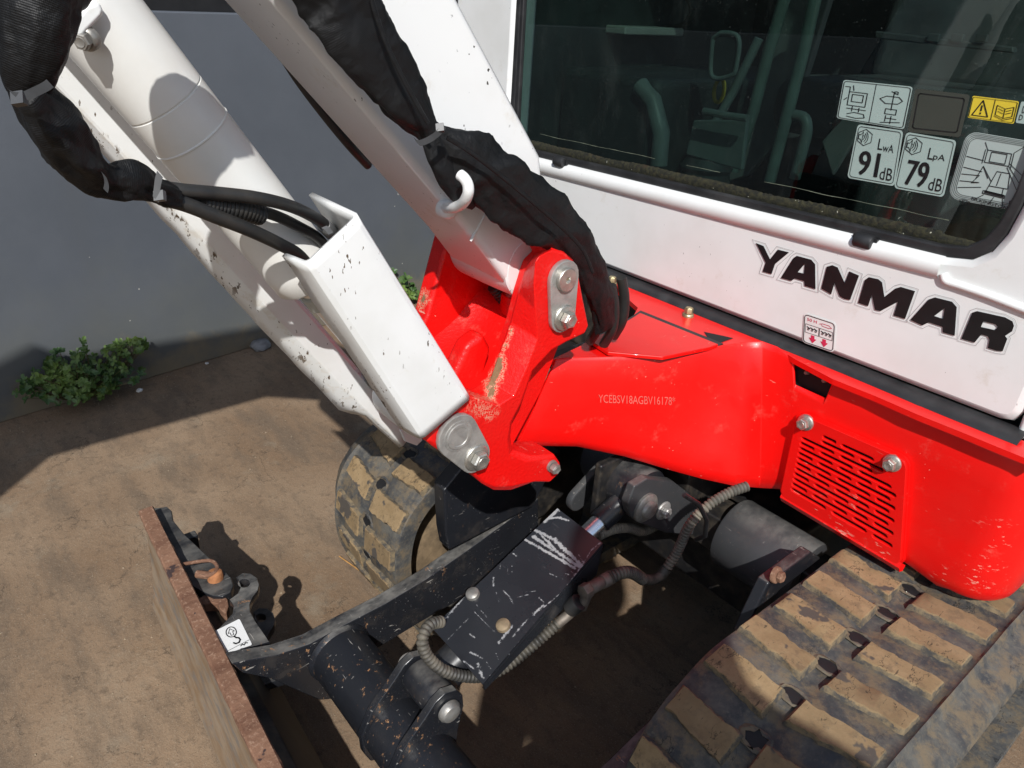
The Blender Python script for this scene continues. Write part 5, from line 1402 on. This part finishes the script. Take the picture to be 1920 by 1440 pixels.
def lettering():
    yl = YC-.0016; to = lambda p: ony((1360+p[0]*.29167, 440+p[1]*.29167), YC)
    for out, hole in LET:
        lp = [[(to(p).x, to(p).z) for p in out]]+([[(to(p).x, to(p).z) for p in hole]] if hole else [])
        me = curve_plate(lp, (0, yl+.0004, 0), (1, 0, 0), (0, 0, 1), .0006); link('brand_letter', me, M_ink, CAB, smooth=0)
    vs, fs = [], []
    for out, hole in LET:
        a, b = offset_poly(out, 17), offset_poly(out, 19.2); n = len(a); o = len(vs)
        for p, q in zip(a, b):
            for r in (p, q): w = to(r); vs.append(V((w.x, yl+.0006, w.z)))
        for i in range(n): j = (i+1) % n; fs.append([o+2*i, o+2*j, o+2*j+1, o+2*i+1])
    mesh('letter_outline', vs, fs, M_greyline, CAB, smooth=0)
    # torn white nicks in the M
    # lubrication sticker
    q = zoomp([(508, 500), (715, 568), (702, 758), (497, 690)], .29167, 1360, 440)
    pl = lambda p: V((ony(p, YC).x, YC-.0012, ony(p, YC).z)); pl2 = lambda p: V((ony(p, YC).x, YC-.0018, ony(p, YC).z))
    st = decal('grease_sticker', q, pl, M_lwhite, CAB, .12)
    R = rrect(.04, .04, .96, .96, .1); parts = [stroke(q, R+[R[0]], .022, pl2)]
    parts += [stroke(q, [(.08, .34), (.5, .34), (.5, .62), (.08, .62), (.08, .34)], .012, pl2), stroke(q, [(.52, .34), (.92, .34), (.92, .62), (.52, .62), (.52, .34)], .012, pl2)]
    for bx in (.10, .54):
        for k in range(3): parts.append(tri_ring(q, ((bx+.07+k*.115, .50), .035, .018, 10), pl2)); parts.append(stroke(q, [(bx+.03+k*.11, .42), (bx+.12+k*.11, .46)], .03, pl2))
    v, f = merge(parts); mesh('printed_symbol', v, f, M_ink, CAB, smooth=0)
    parts = []
    for c in (.32, .68): parts.append(([pl2(quadpt(q, c+a, b)) for a, b in ((-.055, .66), (.055, .66), (.055, .76), (.12, .76), (0, .92), (-.12, .76), (-.055, .76))], [[0, 1, 2, 3, 4, 5, 6]]))
    parts.append(text_on(q, '50 H', (.12, .12, .42, .22), pl2)); parts.append(stroke(q, [(.5, .2), (.6, .16), (.8, .16), (.88, .22), (.8, .25), (.6, .24), (.56, .2)], .015, pl2))
    v, f = merge(parts); mesh('printed_arrow', v, f, M_redink, CAB, smooth=0)
    # stickers on the pane
    g = YC+.0140; G1 = lambda p: V((ony(p, g).x, g, ony(p, g).z)); G2 = lambda p: V((ony(p, g).x, g-.0005, ony(p, g).z))
    Z = lambda *pts: zoomp(pts, 1/3, 1280, 0)
    q = Z((905, 448), (1295, 488), (1245, 728), (865, 665))
    st = decal('pictogram_sticker', q, G1, M_pale, CAB, .05)
    R = rrect(.02, .03, .98, .97, .05); P = [stroke(q, R+[R[0]], .012, G2), stroke(q, [(.48, .03), (.48, .97)], .010, G2)]
    P += [stroke(q, pts, .014, G2) for pts in ([(.12, .28), (.38, .28), (.38, .62), (.12, .62), (.12, .28)], [(.17, .34), (.33, .34), (.33, .52), (.17, .52), (.17, .34)], [(.12, .70), (.40, .70)], [(.14, .84), (.24, .78), (.38, .80), (.40, .88), (.28, .92), (.14, .90)], [(.05, .16), (.12, .16), (.12, .38)], [(.06, .5), (.1, .44)], [(.16, .12), (.18, .24)], [(.30, .66), (.30, .76)], [(.2, .64), (.2, .76)])]
    P += [stroke(q, pts, .014, G2) for pts in ([(.57, .36), (.66, .28), (.84, .28), (.90, .36), (.84, .44), (.66, .46), (.57, .36)], [(.76, .16), (.76, .60)], [(.68, .58), (.84, .58), (.84, .70), (.68, .70), (.68, .58)], [(.70, .74), (.70, .88)], [(.78, .74), (.78, .92)], [(.64, .92), (.92, .86)], [(.72, .16), (.82, .22)], [(.70, .80), (.86, .80)])]
    P += [tri_ring(q, ((.79, .18), .035, .02, 12), G2)]
    v, f = merge(P); mesh('printed_symbol', v, f, M_ink, CAB, smooth=0)
    for q, num, sub, subr in ((Z((985, 698), (1242, 735), (1192, 1048), (925, 1000)), '91', 'LwA', 0), (Z((1258, 742), (1542, 790), (1468, 1110), (1188, 1058)), '79', 'LpA', 1)):
        decal('noise_sticker', q, G1, M_pale, CAB, .07)
        R = rrect(.04, .035, .96, .965, .06); P = [stroke(q, R+[R[0]], .010, G2)]
        P.append(text_on(q, num, (.18, .46, .60, .90), G2))
        for dx, dy in ((.010, 0), (-.010, 0), (0.018, 0)): P.append(text_on(q, num, (.18+dx, .46, .60+dx, .90), lambda p, k=dx: G2(p)+V((0, -.0001-abs(k)*.01, 0))))
        P.append(text_on(q, 'L', (.52, .20, .62, .40), G2)); P.append(text_on(q, sub[1:], (.63, .28, .86, .42), G2))
        P.append(text_on(q, 'dB', (.66, .70, .92, .92), G2))
        hx = [(.21+.17*math.cos(k*math.pi/3+.52), .22+.15*math.sin(k*math.pi/3+.52)) for k in range(7)]; P.append(stroke(q, hx, .012, G2))
        for rr in (.05, .09, .13): P.append(stroke(q, [(.15+rr*math.cos(t), .22+rr*math.sin(t)) for t in (-.9, -.5, -.1, .3, .7, .9)], .014, G2))
        P.append(stroke(q, [(.08, .18), (.12, .18), (.16, .12), (.16, .32), (.12, .26), (.08, .26), (.08, .18)], .012, G2))
        v, f = merge(P); mesh('printed_symbol', v, f, M_ink, CAB, smooth=0)
    q = Z((1310, 497), (1618, 533), (1562, 772), (1265, 742)); decal('faded_sticker', q, G1, M_faded, CAB, .06)
    R = rrect(.08, .10, .92, .90, .05); v, f = merge([stroke(q, R+[R[0]], .02, G2)]); mesh('printed_symbol', v, f, M_ink, CAB, smooth=0)
    q = Z((1632, 538), (1892, 570), (1862, 697), (1602, 662)); decal('warning_sticker', q, G1, M_yel, CAB, .05)
    R = rrect(.02, .05, .98, .95, .05); P = [stroke(q, R+[R[0]], .016, G2), stroke(q, [(.5, .05), (.5, .95)], .016, G2), stroke(q, [(.25, .15), (.42, .85), (.08, .85), (.25, .15)], .03, G2), stroke(q, [(.25, .38), (.25, .62)], .035, G2), stroke(q, [(.25, .70), (.25, .76)], .035, G2)]
    P += [stroke(q, pts, .02, G2) for pts in ([(.57, .28), (.75, .40), (.93, .28), (.93, .70), (.75, .82), (.57, .70), (.57, .28)], [(.75, .40), (.75, .82)], [(.61, .42), (.72, .5)], [(.61, .54), (.72, .62)], [(.89, .42), (.78, .5)], [(.89, .54), (.78, .62)], [(.55, .76), (.75, .9), (.95, .76)])]
    v, f = merge(P); mesh('printed_symbol', v, f, M_ink, CAB, smooth=0)
    q = Z((1600, 735), (1990, 800), (1905, 1190), (1487, 1115)); decal('clearance_sticker', q, G1, M_clear, CAB, .16)
    P = []
    for k in range(4): R = rrect(.015+k*.022, .015+k*.022, .985-k*.022, .985-k*.022, .15-k*.012); P.append(stroke(q, R+[R[0]], .006, G2))
    P += [stroke(q, pts, .010, G2) for pts in ([(.36, .22), (.70, .22), (.70, .40), (.36, .40), (.36, .22)], [(.42, .24), (.64, .24), (.64, .38), (.42, .38), (.42, .24)], [(.33, .22), (.33, .42)], [(.73, .2), (.73, .44)], [(.30, .12), (.36, .22)], [(.73, .2), (.84, .1)], [(.7, .4), (.95, .68)], [(.7, .36), (.97, .54)], [(.68, .42), (.92, .78)],
         [(.10, .36), (.34, .38)], [(.10, .52), (.36, .54)], [(.10, .62), (.34, .60)], [(.10, .72), (.34, .70)], [(.10, .82), (.40, .76)], [(.56, .50), (.74, .50), (.76, .72), (.50, .72), (.56, .50)], [(.62, .52), (.60, .70)], [(.44, .80), (.74, .82), (.74, .86), (.44, .84), (.44, .80)], [(.50, .72), (.48, .80)], [(.70, .72), (.70, .82)], [(.52, .66), (.36, .46), (.30, .66)], [(.36, .46), (.46, .62)], [(.34, .60), (.26, .72), (.36, .70)], [(.46, .86), (.34, .96)], [(.60, .87), (.56, .97)], [(.72, .87), (.74, .97)], [(.82, .88), (.82, .96), (.92, .96), (.92, .88), (.82, .88)])]
    P += [([G2(quadpt(q, u, v)) for u, v in ((.46, .79), (.73, .81), (.73, .85), (.46, .83))], [[0, 1, 2, 3]])]
    v, f = merge(P); mesh('printed_symbol', v, f, M_ink, CAB, smooth=0)
    q = Z((1905, 570), (2010, 585), (1985, 705), (1872, 690)); decal('belt_sticker', q, G1, M_pale, CAB, .08)
    v, f = merge([text_on(q, 'D', (.12, .6, .3, .85), G2), stroke(q, [(.2, .2), (.3, .2), (.3, .5), (.2, .5), (.2, .2)], .03, G2)]); mesh('printed_symbol', v, f, M_ink, CAB, smooth=0)
    q = Z((1620, 1100), (1830, 1160), (1800, 1250), (1590, 1195))
    P = [text_on(q, 'PILKINGTON', (.05, .02, 1.0, .22), G2), text_on(q, 'TOUGHENED', (.30, .28, 1.0, .44), G2), text_on(q, '43R-001459', (.2, .50, 1.0, .64), G2), text_on(q, 'AS2 M535', (.25, .72, .9, .86), G2), text_on(q, 'E4', (-.16, .34, -.02, .56), G2), tri_ring(q, ((-.09, .45), .15, .13, 16), G2)]
    v, f = merge(P); mesh('glass_marking', v, f, M_ink, CAB, smooth=0)
M_clear = paper('clear_grey_vinyl', (.40, .47, .45))
lettering()

# ================================================================== small things on the ground
def weed(name, label, base, clumps, parts_seed, size):
    rnd = random.Random(parts_seed); w = thing(name, label, 'weed', base)
    sv, lv = [], []
    for (c, n, spread) in clumps:
        for k in range(n):
            tip = V(c)+V((rnd.gauss(0, spread*.55), rnd.gauss(0, spread), rnd.gauss(0, spread*.75)))
            tip.z = max(tip.z, .012); tip.x = max(tip.x, WX(tip.y)+.008)
            root = V(base)+(V(c)-V(base))*rnd.uniform(.1, .6); root.z *= .6
            mid = root.lerp(tip, .55)+V((rnd.uniform(0, .015), rnd.uniform(-.01, .01), .012))
            s_ = sweep([root, mid, tip], [.0013, .0011, .0008], 4); sv.append(s_[:2])
            ax = V((rnd.uniform(.2, 1), rnd.uniform(-.9, .7), rnd.uniform(.2, 1))).normalized(); u, v_ = frame(ax)
            m_ = rnd.randint(4, 7); a0 = rnd.random()*6
            for i in range(m_):
                a = a0+2*math.pi*i/m_+rnd.uniform(-.3, .3); out = (u*math.cos(a)+v_*math.sin(a)+ax*rnd.uniform(.1, .7)).normalized(); side = out.cross(ax).normalized()
                L = size*rnd.uniform(.7, 1.2); wd = L*.30
                p0 = tip; p1 = tip+out*L*.45+side*wd+ax*L*.06; p2 = tip+out*L*.85+side*wd*.8+ax*L*.05; p3 = tip+out*L-ax*L*.03; p4 = tip+out*L*.85-side*wd*.8+ax*L*.05; p5 = tip+out*L*.45-side*wd+ax*L*.06; pm = tip+out*L*.6-ax*L*.02
                lv.append(([p0, p1, p2, p3, p4, p5, pm], [[0, 1, 6], [1, 2, 6], [2, 3, 6], [3, 4, 6], [4, 5, 6], [5, 0, 6]]))
    v, f = merge(sv); o = mesh('stems', v, f, M_stem, w, smooth=60); o['kind'] = 'stuff'
    v, f = merge(lv); o = mesh('foliage', v, f, M_leaf, w, smooth=0); o['kind'] = 'stuff'
def wp(px, off=.03):
    # point just in front of the wall under a pixel
    r = ray(px); t = (-2.312+.14*.08+off)/(r.x+.14*r.y) if False else None
    k = (-2.3008+off)/(r.x+.14*r.y); return EYE+r*k
b = wp((170, 745), .02); b.z = 0
weed('wall_weed', 'leafy green weed sprouting from the foot of the grey wall at the far left', b,
     [(wp((235, 650), .05), 15, .018), (wp((265, 645), .04), 10, .012), (wp((95, 685), .05), 20, .028), (wp((160, 680), .06), 37, .036), (wp((215, 695), .06), 23, .03), (wp((150, 720), .08), 44, .036), (wp((205, 715), .09), 30, .03), (wp((60, 730), .05), 17, .018), (wp((150, 740), .12), 17, .03), (wp((110, 710), .08), 20, .03)], 5, .0165)
b2 = wp((770, 575), .02); b2.z = 0
weed('wall_weed', 'small weed at the wall foot behind the boom cylinder guard', b2, [(wp((765, 550), .05), 12, .03), (wp((745, 540), .05), 6, .03), (wp((790, 555), .05), 8, .03), (wp((735, 515), .03), 4, .02)], 9, .026)
def grit():
    rnd = random.Random(4); parts = []
    for k in range(2600):
        if k < 1100: y = rnd.uniform(-.2, 1.6); x = WX(y)+abs(rnd.gauss(0, .09))+.004
        else: x, y = rnd.uniform(-2.3, .3), rnd.uniform(-.5, 1.2)
        r = .0008+.0022*rnd.random()**4; c = V((x, y, r*.5)); a = rnd.random()*6
        q = [c+V((r*math.cos(a+i*2.1)*rnd.uniform(.7, 1.4), r*math.sin(a+i*2.1)*rnd.uniform(.7, 1.4), -r*.5)) for i in range(3)]+[c+V((0, 0, r*rnd.uniform(.4, .9)))]
        parts.append((q, [[0, 1, 3], [1, 2, 3], [2, 0, 3]]))
    v, f = merge(parts); o = mesh('grit', v, f, M_grit, smooth=0); o['kind'] = 'stuff'; o['label'] = 'fine grit and crumbs scattered on the concrete along the wall'
M_grit = simple('grit', (.24, .19, .13), .9, 0, .5, 8)
grit()
def rock(name, c, r, mat, seed, label, cat, sq=.55):
    bm = bmesh.new(); bmesh.ops.create_icosphere(bm, subdivisions=3, radius=r)
    for v in bm.verts:
        k = 1+.35*noise.noise(v.co/r*1.1+V((seed, 0, 0)))+.12*noise.noise(v.co/r*3+V((seed, 2, 0)))
        v.co *= k; v.co.z *= sq
    me = bpy.data.meshes.new('m'); bm.to_mesh(me); bm.free(); me.transform(Matrix.Translation(V(c)+V((0, 0, r*sq*.55))))
    return tag(link(name, me, mat, smooth=45), label, cat)
rock('stone', onz((490, 652), 0), .035, M_stone, 3, 'rough grey lump of stone against the wall foot behind the white guard', 'stone')
rock('pebble', onz((262, 733), 0), .010, M_lwhite, 8, 'small white pebble beside the weed at the wall', 'pebble')
rock('pebble', onz((388, 682), 0), .006, M_lwhite, 11, 'tiny pale chip of stone in the shade along the wall', 'pebble')
tag(tube('straw', [onz(p, .006) for p in ((636, 1043), (672, 1068), (705, 1090), (732, 1103))], [.0013, .0018, .0020, .0016], M_straw, None, 8), 'thin dry orange straw lying on the concrete by the left track', 'straw')

# ================================================================== photographer's stand-in, unseen beside the camera, added to cast the shade on the near track
def shade_figure():
    P = thing('person', 'unseen standing figure in dark work clothes, added beside the camera to shade the near track', 'person', (.572, -.108, 0))
    fwd = V((-.5, .866, 0)); rt = V((.866, .5, 0)); c = V((.572, -.108, 0))
    def at(r, f, z): return c+rt*r+fwd*f+V((0, 0, z))
    M_skin = simple('skin', (.42, .24, .16), .55); M_shirt = simple('dark_work_shirt', (.035, .04, .05), .85); M_trs = simple('dark_trousers', (.03, .03, .033), .9); M_boot = simple('brown_boot', (.07, .045, .03), .7); M_hair = simple('dark_hair', (.02, .015, .012), .7)
    def skin(name, nodes, edges, mat, root=0, sub=1):
        me = bpy.data.meshes.new('m'); me.from_pydata([n[0] for n in nodes], edges, []); o = link(name, me, mat, P, smooth=0)
        md = o.modifiers.new('skin', 'SKIN'); md.use_smooth_shade = True
        for i, n in enumerate(nodes): me.skin_vertices[0].data[i].radius = n[1] if isinstance(n[1], tuple) else (n[1], n[1]); me.skin_vertices[0].data[i].use_root = i == root
        ss = o.modifiers.new('s', 'SUBSURF'); ss.levels = ss.render_levels = sub+1; return o
    body = [(at(0, 0, .95), (.155, .115)), (at(0, .005, 1.10), (.14, .10)), (at(0, .01, 1.28), (.165, .11)), (at(0, 0, 1.40), (.12, .075)), (at(0, .01, 1.47), .055), (at(0, .03, 1.55), .07), (at(0, .03, 1.64), (.085, .095)), (at(0, .02, 1.71), (.07, .08)),
            (at(.17, 0, 1.39), .062), (at(.215, -.02, 1.12), .045), (at(.20, .10, .90), .034), (at(-.17, 0, 1.39), .062), (at(-.215, -.02, 1.12), .045), (at(-.20, .10, .90), .034),
            (at(.095, 0, .88), .085), (at(.11, .03, .50), .058), (at(.115, -.01, .10), .042), (at(-.095, 0, .88), .085), (at(-.11, .03, .50), .058), (at(-.115, -.01, .10), .042),
            (at(.12, .12, .035), .035), (at(-.12, .12, .035), .035), (at(.195, .14, .83), (.022, .034)), (at(-.195, .14, .83), (.022, .034))]
    ed = [(0, 1), (1, 2), (2, 3), (3, 4), (4, 5), (5, 6), (6, 7), (3, 8), (8, 9), (9, 10), (3, 11), (11, 12), (12, 13), (0, 14), (14, 15), (15, 16), (0, 17), (17, 18), (18, 19), (16, 20), (19, 21), (10, 22), (13, 23)]
    skin('body', body, ed, M_shirt)
    for sgn in (1, -1):
        for k, (L, off) in enumerate(((.060, -.024), (.070, -.008), (.066, .008), (.052, .024))):
            b = at(sgn*.195, .15+off*.9, .80); skin('finger', [(b, .0085), (b+V((0, 0, -L*.5))+fwd*.004, .008), (b+V((0, 0, -L))-rt*sgn*.012, .006)], [(0, 1), (1, 2)], M_skin)
        b = at(sgn*.180, .165, .84); skin('thumb', [(b, .010), (b+fwd*.022+V((0, 0, -.028)), .009), (b+fwd*.026+V((0, 0, -.055))-rt*sgn*.008, .007)], [(0, 1), (1, 2)], M_skin)
    v, f = lathe(at(0, -.01, 1.62), (0, 0, 1), [(0, .104), (.05, .108), (.10, .098), (.135, .06), (.145, .01)], 24); mesh('hair', v, f, M_hair, P)
    for r in (-.032, .032):
        v, f = lathe(at(r, .105, 1.645), fwd, [(0, .012), (.006, .010), (.010, .004)], 12); mesh('eye', v, f, M_lwhite, P)
    mesh('nose', *prism([at(0, .112, 1.645), at(-.016, .112, 1.60), at(.016, .112, 1.60)], fwd*.016), M_skin, P, bevel=.004)
    mesh('mouth', *prism([at(-.025, .108, 1.572), at(.025, .108, 1.572), at(.018, .108, 1.562), at(-.018, .108, 1.562)], fwd*.008), simple('lips', (.35, .14, .11), .5), P, bevel=.002)
shade_figure()
